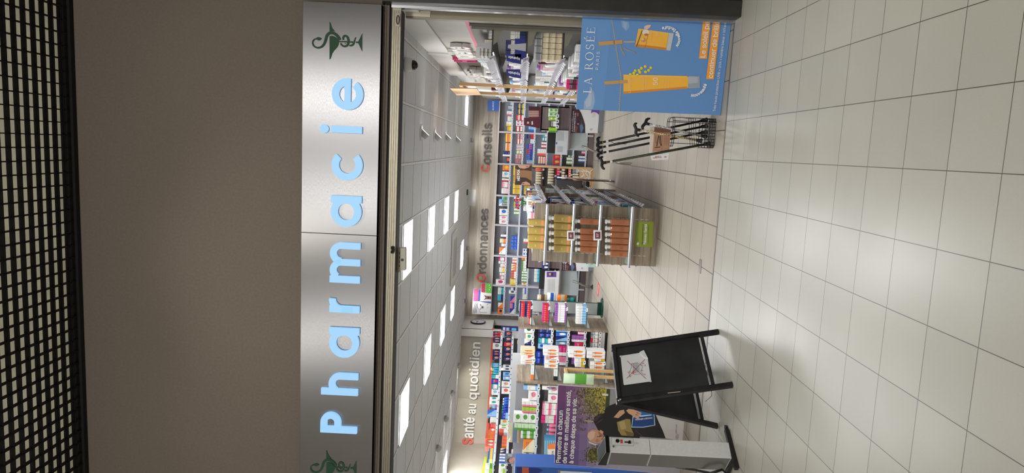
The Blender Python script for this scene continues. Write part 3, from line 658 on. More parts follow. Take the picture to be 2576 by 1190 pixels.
def tree_(u, v):
    k = rnd.random(); d = rnd.uniform(.72, 1.15); g = u * 1.2 - v * .55 + rnd.uniform(-.2, .2)
    if u < .35 and k > .2 + u * 1.6: return None
    if v > .75 and k > .35: return None
    a = (150, 132, 140) if g < .2 else (150, 138, 84) if g < .7 else (184, 172, 74)
    if k < .25: a = (92, 84, 62)
    return QC(*[q * d for q in a])
it += mosaic(1260, 1665, 78, 540, 40, 30, tree_)
def tree2(u, v):
    r_ = math.hypot(u - .55, (v - .5) * 1.1)
    if r_ > .5 - rnd.uniform(0, .22): return None
    d = rnd.uniform(.5, 1.2); return QC(*[q * d for q in ((130, 122, 60) if rnd.random() < .6 else (84, 80, 44))])
it += mosaic(1380, 1640, 800, 1100, 24, 22, tree2)
it += blobs(60, 1270, 1650, 75, 430, leaf + [(130, 110, 100), (150, 140, 110), (176, 166, 100)], 3, 11) + blobs(40, 1300, 1420, 520, 640, [(84, 76, 70), (110, 100, 90)], 4, 12) + [] + blobs(20, 1340, 1440, 900, 1040, [(70, 66, 40)], 3, 9)
it += [((92, 84, 78), [(1320, 300), (1480, 312), (1480, 320), (1320, 306)]), ((92, 84, 78), [(1400, 395), (1560, 405), (1560, 412), (1400, 402)]), ((232, 230, 220), [(1630, 155), (1708, 160), (1706, 188), (1628, 180)]), ((176, 170, 120), [(1400, 500), (1540, 515), (1540, 530), (1400, 516)])]
it = [(e[0], [zA(*p) for p in e[1]], *e[2:]) for e in it]
def add(T, col, pts): it.append((col, [T(*p) for p in pts]))
add(zA, (24, 22, 26), [(1515, 520), (1530, 460), (1580, 425), (1660, 410), (1665, 360), (1720, 315), (1800, 285), (1863, 285), (1990, 320), (2080, 420), (2120, 700), (2100, 900), (1840, 960), (1620, 900), (1560, 860), (1640, 780), (1560, 600)])
add(zA, (60, 50, 46), [(1525, 500), (1560, 440), (1640, 425), (1600, 460), (1550, 520)]); add(zA, (70, 60, 54), [(1540, 560), (1600, 500), (1650, 480), (1590, 530)])
add(zA, (196, 148, 124), [(1432, 715), (1445, 660), (1500, 622), (1570, 630), (1620, 650), (1650, 700), (1640, 760), (1600, 800), (1530, 802), (1465, 775)])
add(zA, (216, 180, 160), [(1440, 715), (1455, 670), (1505, 640), (1540, 660), (1520, 740), (1470, 765)]); add(zA, (160, 104, 86), [(1570, 640), (1640, 690), (1625, 720), (1590, 690)]); add(zA, (206, 160, 134), [(1600, 625), (1645, 650), (1640, 680), (1610, 670)])
add(zA, (90, 58, 50), [(1592, 700), (1612, 702), (1610, 716), (1592, 714)]); add(zA, (60, 46, 44), [(1560, 716), (1640, 706), (1640, 712), (1562, 724)]); add(zA, (150, 84, 76), [(1628, 730), (1640, 728), (1634, 760), (1620, 758)]); add(zA, (176, 120, 100), [(1560, 740), (1600, 770), (1560, 795), (1540, 770)]); add(zA, (210, 206, 204), [(1430, 740), (1450, 775), (1530, 808), (1570, 812), (1540, 830), (1460, 800)]); add(zA, (60, 74, 104), [(1555, 850), (1600, 810), (1680, 800), (1690, 980), (1610, 960)])
add(zB, (206, 160, 130), [(315, 1140), (390, 1055), (445, 1045), (455, 1085), (375, 1150)])
add(zC, (150, 132, 80), [(410, 175), (600, 110), (680, 120), (700, 300), (745, 400), (740, 455), (500, 440), (440, 340)]); add(zC, (176, 158, 104), [(440, 180), (560, 140), (600, 300), (500, 330)]); add(zC, (110, 94, 56), [(560, 340), (740, 395), (735, 450), (620, 445)])
add(zC, (206, 203, 202), [(1165, -40), (1750, 130), (1760, 560), (1380, 496), (1330, 350), (1250, 180)])
add(zC, (206, 203, 202), [(1720, -150), (1750, 150), (1165, 5), (1120, -330), (1500, -330)])
add(zC, (66, 72, 110), [(1255, 260), (1330, 350), (1385, 500), (1250, 490)])
add(zC, (30, 30, 36), [(700, 120), (800, -100), (1165, 0), (1250, 180), (1330, 350), (1385, 498), (760, 460)]); add(zC, (84, 44, 40), [(745, 320), (800, 350), (930, 445), (900, 450)])
add(zC, (170, 205, 232), [(745, -120), (1160, -15), (1178, 240), (940, 285), (700, 282)]); add(zC, (36, 108, 176), [(760, -115), (1148, -10), (1145, 60), (745, 80)]); add(zC, (26, 66, 130), [(738, 85), (1148, 45), (1158, 230), (930, 268), (715, 266)])
add(zB, (214, 164, 130), [(472, 1055), (500, 1035), (560, 1042), (655, 1078), (665, 1092), (650, 1105), (665, 1118), (655, 1132), (620, 1130), (640, 1150), (615, 1165), (560, 1125), (500, 1090)])
add(zB, (110, 76, 60), [(600, 1075), (655, 1098), (600, 1088)]); add(zB, (110, 76, 60), [(590, 1100), (650, 1122), (590, 1112)])
add(zC, (196, 222, 238), [(800, 50), (1100, 22), (1102, 40), (900, 68)])
art(mb, pl, it, None, .001, .00003)
# keep the print inside the board
zpl2 = ZP(pl, zA); tw = mat('print_white')
T_('Permettre à chacun', (1085, 1050), (1118, 375), tw, zpl2, bold=.02, off=.009); T_('de vivre en meilleure santé,', (1165, 1058), (1222, 112), tw, zpl2, bold=.02, off=.009); T_('à chaque étape de sa vie.', (1253, 1060), (1300, 210), tw, zpl2, bold=.02, off=.009)
T_('DOSSIER MÉDICAL', (1115, 68), (770, 108), tw, ZP(pl, zC), off=.009, bold=.02); T_('Turin - 69007 Lyon', (1600, 510), (1605, 215), mat('print_black', (40, 40, 44)), ZP(pl, zC), off=.009); T_('Pack Up', (1630, 510), (1634, 410), mat('print_black'), ZP(pl, zC), off=.009)
obj('printed_design', mb, o)
# ================= folding chalkboard =================
fR, fL, bLf, bRf = Vector((-1.344, 5.245, 0)), Vector((-1.62, 4.81, 0)), Vector((-2.043, 5.071, 0)), Vector((-1.767, 5.506, 0))
tR, tL = Vector((-1.549, 5.374, .806)), Vector((-1.836, 4.942, .806))
m_bk = mottled('black_painted_wood', (24, 24, 26), (38, 38, 40), 14, .42); m_chalk = mottled('chalk_panel', (26, 26, 28), (40, 42, 45), 5, .55)
o = thing('chalkboard_stand', 'black folding A-frame chalkboard with a crossed out trolley notice taped on', 'sign board', (-1.7, 5.16, 0))
def leaf_(fr, fl, tr, tl, nm):
    pf = plane3(fr, fl, tr); n = pf.n
    s = MB(m_bk); s.bar(fr, tr, .036, .028, n); obj('leg', s, o); s = MB(m_bk); s.bar(fl, tl, .036, .028, n); obj('leg', s, o)
    u = (fl - fr).normalized(); up = (tr - fr).normalized(); h = (tr - fr).length; w_ = (fl - fr).length
    s = MB(m_bk); s.bar(fr + up * (h - .018) + u * .018, fl + up * (h - .018) - u * .018, .036, .026, n.cross(u)); obj('top_rail', s, o); s = MB(m_bk); s.bar(fr + up * .135 + u * .018, fl + up * .135 - u * .018, .026, .036, n); obj('lower_rail', s, o)
    s = MB(m_chalk); s.obox((fr + fl) / 2 + up * (h * .5 + .07), u * (w_ / 2 - .02), up * (h * .5 - .09), n * .004); obj('writing_panel', s, o)
    s = MB(mat('panel_edge_line', (96, 96, 98), .4)); s.obox((fr + fl) / 2 + up * .154 + n * .0045, u * (w_ / 2 - .03), up * .0018, n * .001); obj('lower_bead', s, o)
    return pf
pf = leaf_(fR, fL, tR, tL, 'f'); leaf_(bRf, bLf, tR + Vector((-.012, .008, 0)), tL + Vector((-.012, .008, 0)), 'b')
s = MB(mat('chrome', (190, 192, 196), .2, 1)); s.ball(tL + Vector((.01, -.012, -.012)), .009); s.ball(tL + Vector((.022, -.02, -.022)), .008); obj('hinge', s, o, smooth=True)
s = MB(mat('worn_wood', (190, 170, 140), .7)); s.prism([pf.px(*zB(*p), .017) for p in ((990, 834), (1150, 816), (1150, 824), (990, 842))], pf.n * .001); obj('worn_edge', s, o)
s = MB(mat('brass_chain', (120, 108, 80), .4, .8)); s.tube([Vector((-1.655, 4.845, .17)), Vector((-1.70, 4.865, .13)), Vector((-1.74, 4.89, .12)), Vector((-1.80, 4.93, .15))], .002, 6); obj('chain', s, o)
# taped notice
no_ = thing('paper_notice', 'white paper notice of a crossed out shopping trolley taped on the black board', 'notice', pf.px(*zB(590, 530), .006))
pp = [(402, 375), (690, 330), (700, 345), (742, 412), (784, 680), (768, 694), (450, 738), (440, 730)]
obj('sheet', MB(mat('paper', (216, 217, 220), .7)).prism([pf.px(*zB(*p), .006) for p in pp], pf.n * .0015), no_)
obj('curled_corner', MB(mat('paper')).prism([pf.px(*zB(*p), .007) for p in ((640, 338), (694, 312), (745, 412), (700, 400))], pf.n * .012), no_)
mb = MB()
def line(x0, y0, x1, y1, wd, col):
    d = Vector((x1 - x0, y1 - y0)).normalized(); n = Vector((-d.y, d.x)) * wd / 2
    return (col, [(x0 + n.x, y0 + n.y), (x1 + n.x, y1 + n.y), (x1 - n.x, y1 - n.y), (x0 - n.x, y0 - n.y)])
g = (130, 132, 138); r_ = (176, 74, 64); it = []
it.append(((196, 198, 202), [(558, 470), (620, 458), (650, 560), (575, 600)]))
for k in range(8): it.append(line(558 + k * 9, 466, 560 + k * 9, 600 - k * 4, 2.5, g))
for k in range(6): it.append(line(556, 475 + k * 22, 640, 465 + k * 20, 2.5, g))
for x0, y0, x1, y1 in ((545, 470, 520, 570), (520, 570, 575, 610), (575, 610, 650, 595), (520, 560, 500, 580), (505, 580, 515, 625), (515, 630, 545, 615), (640, 470, 660, 500), (645, 480, 680, 500), (680, 500, 655, 570), (655, 575, 680, 600), (680, 600, 705, 605), (650, 560, 672, 556), (660, 480, 685, 466), (545, 470, 620, 456)): it.append(line(x0, y0, x1, y1, 4.5, g))
for x, y in ((684, 466), (706, 492), (672, 556), (704, 605), (548, 472), (503, 578), (520, 630)): it += [disc(x, y, 11, r_, sy=.7), disc(x, y, 5, (220, 210, 206))]
it += [((214, 96, 60), [(552, 560), (572, 556), (568, 595), (550, 600)]), line(482, 434, 720, 660, 5, (150, 66, 60)), line(706, 416, 478, 655, 5, (150, 66, 60))]
art(mb, pf, it, zB, .0082, .00003); obj('printed_trolley', mb, no_)
for x, y in ((405, 380), (775, 690)):
    s = MB(mat('clear_tape', (196, 196, 190), .3)); s.prism([pf.px(*zB(x + a, y + b), .008) for a, b in ((-14, -10), (14, -10), (14, 10), (-14, 10))], pf.n * .0006); obj('tape', s, no_)
# ================= silver terminal column =================
p1, p2 = Vector((-2.002, 4.677, 0)), Vector((-2.076, 4.584, 0)); ef = (p2 - p1).normalized(); es = Vector((ef.y, -ef.x, 0)) ; es = es if es.x < 0 else -es
W1, W2 = (p2 - p1).length, .185; H1 = .889
o = thing('terminal_column', 'silver ticket terminal column on black feet left of the chalkboard', 'terminal', (p1 + p2) / 2 + es * .09)
m_sil = mottled('silver_paint', (212, 214, 214), (204, 206, 206), 60, .35); m_sil2 = m_sil
zsp = .60
def pris(za, zb, i=0): a = p1 + ef * i + es * i; b = p2 - ef * i + es * i; return [a + Vector((0, 0, za)), b + Vector((0, 0, za)), b + es * (W2 - 2 * i) + Vector((0, 0, za)), a + es * (W2 - 2 * i) + Vector((0, 0, za))], (0, 0, zb - za)
s = MB(m_sil); s.prism(*pris(.035, zsp)); s.prism(*pris(zsp + .003, H1)); obj('housing', s, o, bevel=.003)
s = MB(mat('darker_metallic_side', (150, 150, 150), .33, .85))  # thin metallic sheets that make this side darker than the front
for za_, zb_ in ((.045, zsp - .004), (zsp + .008, H1 - .01)): s.obox(p2 + ef * .0015 + es * (W2 / 2) + Vector((0, 0, (za_ + zb_) / 2)), es * (W2 / 2 - .006), Vector((0, 0, (zb_ - za_) / 2)), ef * .001)
obj('darker_side_sheet', s, o)
fp_ = plane3(p1, p2, p1 + Vector((0, 0, 1)))
def fl_(x, y, off=.001): return fp_.px(*zC(x, y), off)
s = MB(mat('panel_line', (120, 122, 124), .4)); 
for a, b in (((300, 480), (735, 505)), ((735, 505), (750, 650)), ((750, 650), (310, 630)), ((310, 630), (300, 480))): s.bar(fl_(*a), fl_(*b), .0015, .001, fp_.n)
obj('door_seam', s, o)
s = MB(mat('glossy_black', (14, 14, 14), .2)); c = fl_(422, 553); s.cyl(c, c + fp_.n * .006, .0135, seg=24); obj('coin_knob', s, o, smooth=False)
s = MB(mat('glossy_black')); s.prism([fl_(*p) for p in ((562, 566), (635, 572), (645, 548), (682, 550), (688, 606), (640, 606), (632, 590), (562, 584))], fp_.n * .006); obj('card_slot', s, o)
s = MB(mat('red_label', (196, 60, 50), .4)); s.prism([fl_(*p) for p in ((478, 522), (525, 524), (530, 598), (484, 596))], fp_.n * .001); obj('red_sticker', s, o)
s = MB(mat('chrome')); c = fl_(340, 668); s.cyl(c, c + fp_.n * .008, .007); obj('lock', s, o)
s = MB(mat('grey_sticker', (190, 188, 184), .5)); s.prism([fl_(*p) for p in ((690, 572), (840, 585), (838, 620), (690, 606))], fp_.n * .0006); obj('faded_sticker', s, o)
a, b, c_, d_ = [p + Vector((0, 0, H1)) for p in (p1 - ef * .006 - es * .006, p2 + ef * .006 - es * .006, p2 + ef * .006 + es * (W2 + .01), p1 - ef * .006 + es * (W2 + .01))]
hk = Vector((0, 0, 1))
s = MB(mat('glossy_black')); s.hexa([a, b, c_, d_, a + hk * .028, b + hk * .028, c_ + hk * .062, d_ + hk * .062]); obj('head', s, o, bevel=.004)
s = MB(mat('screen_glass', (40, 48, 60), .08)); A_ = [a + hk * .029, b + hk * .029, c_ + hk * .063, d_ + hk * .063]; ctr = sum(A_, Vector()) / 4; s.prism([ctr + (v - ctr) * .8 for v in A_], (0, 0, .001)); obj('screen', s, o)
bs = MB(mat('matte_black', (26, 26, 28), .5)); bs.bar(p1 + Vector((.045, .125, .02)), p2 + Vector((-.045, -.07, .02)), .035, .03); bs.bar(p1 + Vector((.03, .16, .012)), p1 + Vector((.06, .16, .012)), .03, .02)
obj('foot', bs, o, bevel=.005)
bs = MB(mat('matte_black')); bs.bar(p2 + es * .02 + Vector((0, 0, .02)), p2 + es * .34 + Vector((0, -.02, .02)), .03, .03); bs.bar(p1 + es * .2 + Vector((0, 0, .02)), p1 + es * .34 + Vector((0, 0, .02)), .03, .03); obj('foot', bs, o, bevel=.005)
bs = MB(mat('matte_black')); q0 = (p1 + p2) / 2 + es * (W2 + .03); bs.obox(q0 + hk * .46, ef * .03, es * .03, hk * .455); obj('rear_post', bs, o)
cb = thing('cable', 'loose bundle of black cables running down beside the silver column', 'cable', q0)
for k in range(3):
    s = MB(mat('cable_black', (16, 16, 17), .5)); r = random.Random(k)
    s.tube([q0 + es * (.05 + .02 * k) + hk * .36, q0 + es * (.0 + .01 * k) - ef * .0 + hk * .24 + ef * .05, q0 - es * .05 + ef * (.09 + .008 * k) + hk * .15, q0 - es * .1 + ef * (.085 + .006 * k) + hk * .08, q0 - es * .03 + ef * .1 + hk * .012, q0 + es * .12 + ef * (.08 + .02 * k) + hk * .006], .0035, 8)
    obj('cable_strand', s, cb, smooth=True)
# ================= walking sticks in a wire basket =================
YC = 5.87
PCn = Plane((0, YC, .5), (0, -1, 0)); zw = ZT(1460, 270, 6.61)
m_wire = mat('black_wire', (20, 20, 20), .4, .3)
bk = thing('wire_basket', 'black wire floor basket holding walking sticks, right of the entrance', 'basket', (.2, 5.88, 0))
s = MB(m_wire); x0, x1, y0, y1 = .085, .325, 5.79, 6.02
def rr(z, i=0): return [Vector((x0 + i, y0 + .03, z)), Vector((x0 + .03, y0 + i, z)), Vector((x1 - .03, y0 + i, z)), Vector((x1 - i, y0 + .03, z)), Vector((x1 - i, y1 - .03, z)), Vector((x1 - .03, y1 - i, z)), Vector((x0 + .03, y1 - i, z)), Vector((x0 + i, y1 - .03, z))]
for z in (.006, .03, .055, .08): s.tube(rr(z), .0028, 6, True)
for k in range(9): x = x0 + .02 + k * .025; s.tube([(x, y0, .09), (x, y0, .006), (x, y1, .006), (x, y1, .09)], .0022, 5)
for k in range(7): y = y0 + .03 + k * .028; s.tube([(x0, y, .09), (x0, y, .006), (x1, y, .006), (x1, y, .09)], .0022, 5)
obj('tray', s, bk)
s = MB(m_wire)
for z, i in ((.345, 0), (.36, 0)): s.tube(rr(z), .003, 6, True)
for k in range(4): z = .15 + k * .018; s.tube([(x0, y1, z - .06), (x0 + .01, y0, z), (x1, y0, z + .03), (x1, y1, z + .01)], .0025, 5)
for p in rr(0)[2:4] + rr(0)[5:7]: s.tube([p, p + Vector((0, 0, .36))], .003, 6)
obj('upright_rack', s, bk)
# cardboard placard on the rack
pc = Plane((.2, 5.852, .5), (0, -1, 0))
s = MB(mat('carton_brown', (176, 134, 108), .6)); s.prism([pc.px(*zw(*p)) for p in ((1200, 325), (1508, 325), (1480, 715), (1165, 745))], (0, .02, 0)); s.use(mat('carton_pale', (214, 200, 194), .6)); s.prism([pc.px(*zw(*p), .001) for p in ((1165, 330), (1232, 330), (1200, 745), (1150, 745))], (0, .01, 0)); s.use(mat('carton_dark', (120, 80, 60), .6)); s.prism([pc.px(*zw(*p), .001) for p in ((1232, 330), (1508, 372), (1505, 420), (1232, 410))], (0, .01, 0))
pcd = thing('cardboard_placard', 'brown cardboard placard picturing a black cane, fixed to the wire basket', 'placard', pc.px(*zw(1330, 530)))
obj('card', s, pcd)
mb = MB(); it = [line(1235, 670, 1330, 660, 12, (24, 22, 22)), line(1270, 650, 1300, 470, 14, (24, 22, 22)), line(1330, 470, 1340, 600, 10, (24, 22, 22)), line(1250, 470, 1260, 600, 5, (24, 22, 22)), line(1335, 600, 1345, 640, 18, (24, 22, 22)), line(1302, 450, 1345, 450, 8, (24, 22, 22)), line(1315, 480, 1318, 600, 12, (80, 70, 66))]
for k in range(5): it.append(line(1395 + k * 18, 500, 1392 + k * 18, 640 - (k % 2) * 30, 4, (150, 110, 90)))
it.append(line(1368, 380, 1356, 730, 3, (110, 78, 60)))
art(mb, pc, it, zw, .0015, .00004); obj('printed_cane', mb, pcd)
tg = thing('price_card', 'white hanging price card below the brown cane placard', 'price card', pc.px(*zw(1330, 810)))
s = MB(mat('card_white', (226, 226, 230), .5)); s.prism([pc.px(*zw(*p)) for p in ((1150, 745), (1478, 745), (1462, 868), (1190, 882))], (0, .003, 0)); obj('card', s, tg)
mb = MB(); mb.use(mat('print_red', (170, 50, 60))); wz = ZP(pc, zw)
for s_, a_, b_ in (('Canne réglable', (1350, 828), (1205, 838)), ('ou pliante', (1340, 808), (1240, 814)), ('35', (1430, 812), (1395, 815))): ptext(mb, s_, wz, a_, b_, off=.002, bold=.02)
obj('printed_text', mb, tg)
# the canes
m_rub = mat('rubber_black', (20, 20, 20), .5); m_shaft = mat('cane_black', (22, 22, 24), .3, .3)
m_camo = mottled('camouflage_shaft', (60, 62, 40), (30, 32, 22), 60, .45)
def leop(name, a, b):
    if name in MAT: return MAT[name]
    m = mat(name, a, .4); t = NT(m); tc = t.n('ShaderNodeTexCoord'); vo = t.n('ShaderNodeTexVoronoi'); vo.inputs['Scale'].default_value = 130; t.l(tc.outputs['Object'], vo.inputs['Vector'])
    t.l(t.mix(t.math('LESS_THAN', vo.outputs['Distance'], .42), rgb(a), rgb(b)), t.b.inputs['Base Color']); return m
def cane(top, foot, hd, shaft, label, yt, yf, strap=None, gold=False, thick=.0095):
    A = Plane((0, yt, 0), (0, -1, 0)).px(*zw(*top)); B = Plane((0, yf, 0), (0, -1, 0)).px(*zw(*foot)); B.z = max(B.z, .012)
    o = thing('walking_stick', label, 'walking stick', B)
    d = (A - B).normalized(); L = (A - B).length
    obj('shaft', MB(shaft).cyl(B + d * .03, A - d * .02, thick, seg=14), o, smooth=True)
    obj('rubber_tip', MB(m_rub).lathe(B, [(.019, 0), (.020, .006), (.015, .02), (.012, .05), (.0, .05)], 16, d), o)
    hx = Vector(hd).normalized(); side = hx
    kp = [(-.054, -.004), (-.05, .012), (-.036, .020), (-.018, .014), (0, .010), (.018, .016), (.034, .018), (.05, .008), (.056, -.010)]
    P = []; Rr = []; rr_ = [.006, .011, .0135, .0135, .014, .0135, .013, .011, .006]
    for i in range(len(kp) - 1):
        for j in range(4):
            u = j / 4; P.append(A + hx * (kp[i][0] + (kp[i + 1][0] - kp[i][0]) * u) + hk * (kp[i][1] + (kp[i + 1][1] - kp[i][1]) * u)); Rr.append(rr_[i] + (rr_[i + 1] - rr_[i]) * u)
    for _ in range(3): P = [P[0]] + [(P[i - 1] + P[i] * 2 + P[i + 1]) / 4 for i in range(1, len(P) - 1)] + [P[-1]]
    obj('handle', MB(m_rub).tube(P, Rr, 12).cyl(A - d * .022, A + hk * .008, .0125, seg=12), o, smooth=True)
    obj('collar', MB(mat('brass', (200, 170, 80), .25, 1) if gold else mat('chrome')).cyl(A - d * .03, A - d * .02, .012), o)
    obj('label_band', MB(mat('card_white')).cyl(A - d * .075, A - d * .055, thick + .0008, seg=14), o)
    if strap:
        s0 = A - d * .09; s = MB(m_rub); s.tube([s0, s0 + Vector((strap * .02, -.012, -.03)), s0 + Vector((strap * .022, -.012, -.14)), s0 + Vector((strap * .01, -.014, -.15)), s0 + Vector((strap * .012, -.012, -.05))], .0022, 6); obj('wrist_strap', s, o)
    return o
cane((320, 592), (2110, 205), (-1, -.5, .05), m_shaft, 'black folding walking stick with brass collar, topmost shaft beside the blue poster', 5.90, 5.97, -1, True)
cane((320, 672), (2110, 305), (-1, -.7, 0), m_shaft, 'plain black walking stick, second shaft from the blue poster', 5.90, 5.95)
cane((325, 765), (2100, 405), (-1, -.6, 0), m_shaft, 'black walking stick with white label bands, third shaft from the blue poster', 5.90, 5.93)
cane((385, 925), (2155, 600), (-1, -.3, -.15), m_camo, 'dark green camouflage walking stick leaning farthest from the blue poster', 5.86, 5.83, -1, True, .0105)
cane((1100, 270), (2095, 490), (-.9, -.3, .55), leop('silver_leopard', (196, 196, 196), (60, 60, 66)), 'silver patterned walking stick leaning across the brown placard', 5.81, 5.835)
cane((950, 372), (2020, 560), (-.9, .1, -.2), leop('gold_leopard', (214, 190, 140), (70, 50, 34)), 'golden patterned walking stick leaning across the brown placard', 5.80, 5.82)
# floor details
s = MB(mat('floor_plate_metal', (130, 130, 128), .35, .8)); q = atZ(1762, 670); s.box(q.x - .06, q.x + .06, q.y - .03, q.y + .03, .0005, .006)
tag(obj('floor_plate', s, None, .002), 'small metal plate screwed to the shop floor near the entrance', 'floor plate')
q = atZ(1505, 728); s = MB(mat('sticker_red', (214, 66, 66), .4)); s.cyl((q.x, q.y, .0005), (q.x, q.y, .002), .145, seg=36); s.use(mat('sticker_white', (236, 226, 224), .4)); 
s.obox((q.x, q.y, .0026), (.09, 0, 0), (0, .022, 0), (0, 0, .0004))
tag(obj('floor_sticker', s), 'round red and white sticker on the floor before the left counter', 'floor sticker')
# ================= product kit =================
ORD = ['first', 'second', 'third', 'fourth', 'fifth', 'sixth', 'seventh', 'eighth', 'ninth', 'tenth', 'eleventh', 'twelfth', 'thirteenth', 'fourteenth', 'fifteenth', 'sixteenth']
CNT = {}
def NTH(i):
    if i < 16: return ORD[i]
    return ['seventeenth', 'eighteenth', 'nineteenth', 'twentieth', 'twenty-first', 'twenty-second', 'twenty-third', 'twenty-fourth', 'twenty-fifth', 'twenty-sixth', 'twenty-seventh', 'twenty-eighth', 'twenty-ninth', 'thirtieth'][min(i - 16, 13)]
def box_mesh(m):
    k = 'carton_mesh_' + m.name
    if k in bpy.data.meshes: return bpy.data.meshes[k]
    e = .035; vs = []; fs = []
    # chamfered unit carton: x -.5...5, y 0..1, z 0..1, with a tuck flap line on top
    V = {}
    def v(p):
        p = tuple(round(c, 4) for c in p)
        if p not in V: V[p] = len(vs); vs.append(p)
        return V[p]
    import itertools
    lo = (-.5, 0, 0); hi = (.5, 1, 1)
    def cor(i, ax):   # corner i moved inward on every axis but ax
        return tuple((hi[a] if i[a] else lo[a]) if a == ax else ((hi[a] - e) if i[a] else (lo[a] + e)) for a in range(3))
    for ax in range(3):
        for sgn_ in (0, 1):
            o_ = [a for a in range(3) if a != ax]; q = []
            for i, j in ((0, 0), (1, 0), (1, 1), (0, 1)):
                c = [0, 0, 0]; c[ax] = sgn_; c[o_[0]] = i; c[o_[1]] = j; q.append(v(cor(c, ax)))
            fs.append(q)
    for ax in range(3):
        o_ = [a for a in range(3) if a != ax]
        for i, j in itertools.product((0, 1), (0, 1)):
            c0 = [0, 0, 0]; c1 = [0, 0, 0]; c1[ax] = 1
            for c in (c0, c1): c[o_[0]] = i; c[o_[1]] = j
            fs.append([v(cor(c0, o_[0])), v(cor(c1, o_[0])), v(cor(c1, o_[1])), v(cor(c0, o_[1]))])
    for i in itertools.product((0, 1), repeat=3): fs.append([v(cor(i, a)) for a in range(3)])
    me = bpy.data.meshes.new(k); me.from_pydata(vs, [], fs); me.materials.append(m)
    import bmesh
    b = bmesh.new(); b.from_mesh(me); bmesh.ops.recalc_face_normals(b, faces=b.faces); b.to_mesh(me); b.free()
    return me
def shape_mesh(kind, c1, c2):
    k = '%s_mesh_%s_%s' % (kind, c1, c2)
    if k in bpy.data.meshes: return bpy.data.meshes[k]
    A_, B_ = mat('plastic_' + c1, c1, .3), mat('plastic_' + c2, c2, .3)
    s = MB(A_)
    if kind == 'bottle':
        s.lathe((0, .5, 0), [(.44, 0), (.5, .03), (.5, .62), (.4, .72), (.2, .76), (.2, .8)], 14); s.use(B_).lathe((0, .5, .79), [(.24, 0), (.26, .02), (.24, .2), (.1, .21)], 12)
    elif kind == 'tube':
        s.add([(-.5, .4, 1), (.5, .4, 1), (.5, .5, 1), (-.5, .5, 1)] + [(.38 * math.cos(q * math.pi / 4), .5 + .38 * math.sin(q * math.pi / 4), .2) for q in range(8)], [])
        vs = []; n = 12
        for r, sy, z in ((.36, 1, .18), (.42, .9, .4), (.47, .55, .75), (.5, .08, 1)):
            vs += [(r * math.cos(2 * math.pi * q / n), .5 + r * sy * math.sin(2 * math.pi * q / n), z) for q in range(n)]
        s.v = []; s.add(vs, [(i * n + q, i * n + (q + 1) % n, (i + 1) * n + (q + 1) % n, (i + 1) * n + q) for i in range(3) for q in range(n)] + [tuple(range(n))[::-1], tuple(3 * n + q for q in range(n))])
        s.use(B_).lathe((0, .5, 0), [(.3, 0), (.34, .02), (.34, .17), (.3, .19)], 12)
    elif kind == 'bag':
        n = 8; vs = []; fs = []
        for i in range(n + 1):
            for j in range(n + 1):
                u, v_ = i / n, j / n; t_ = math.sin(math.pi * u) * math.sin(math.pi * v_); vs.append((u - .5, .5 - .5 * t_ ** .5, v_))
        for i in range(n + 1):
            for j in range(n + 1):
                u, v_ = i / n, j / n; t_ = math.sin(math.pi * u) * math.sin(math.pi * v_); vs.append((u - .5, .5 + .5 * t_ ** .5, v_))
        o_ = (n + 1) ** 2
        for i in range(n):
            for j in range(n):
                q = [i * (n + 1) + j, (i + 1) * (n + 1) + j, (i + 1) * (n + 1) + j + 1, i * (n + 1) + j + 1]; fs.append(q); fs.append([x + o_ for x in q][::-1])
        s.add(vs, fs); s.m = [0 if (k_ // 2) % 8 not in (2, 3, 4) else 1 for k_ in range(len(fs))]; s.mats = [A_, B_]
    me = bpy.data.meshes.new(k); me.from_pydata(s.v, [], s.f)
    for x in s.mats: me.materials.append(x)
    me.polygons.foreach_set('material_index', s.m); me.polygons.foreach_set('use_smooth', [True] * len(s.f)); me.update()
    return me
KIND = {'box': ('carton', 'carton'), 'bottle': ('bottle', 'bottle'), 'tube': ('cosmetic_tube', 'tube'), 'bag': ('packet', 'packet')}
def cn(c): return NAMES.get(c, c)
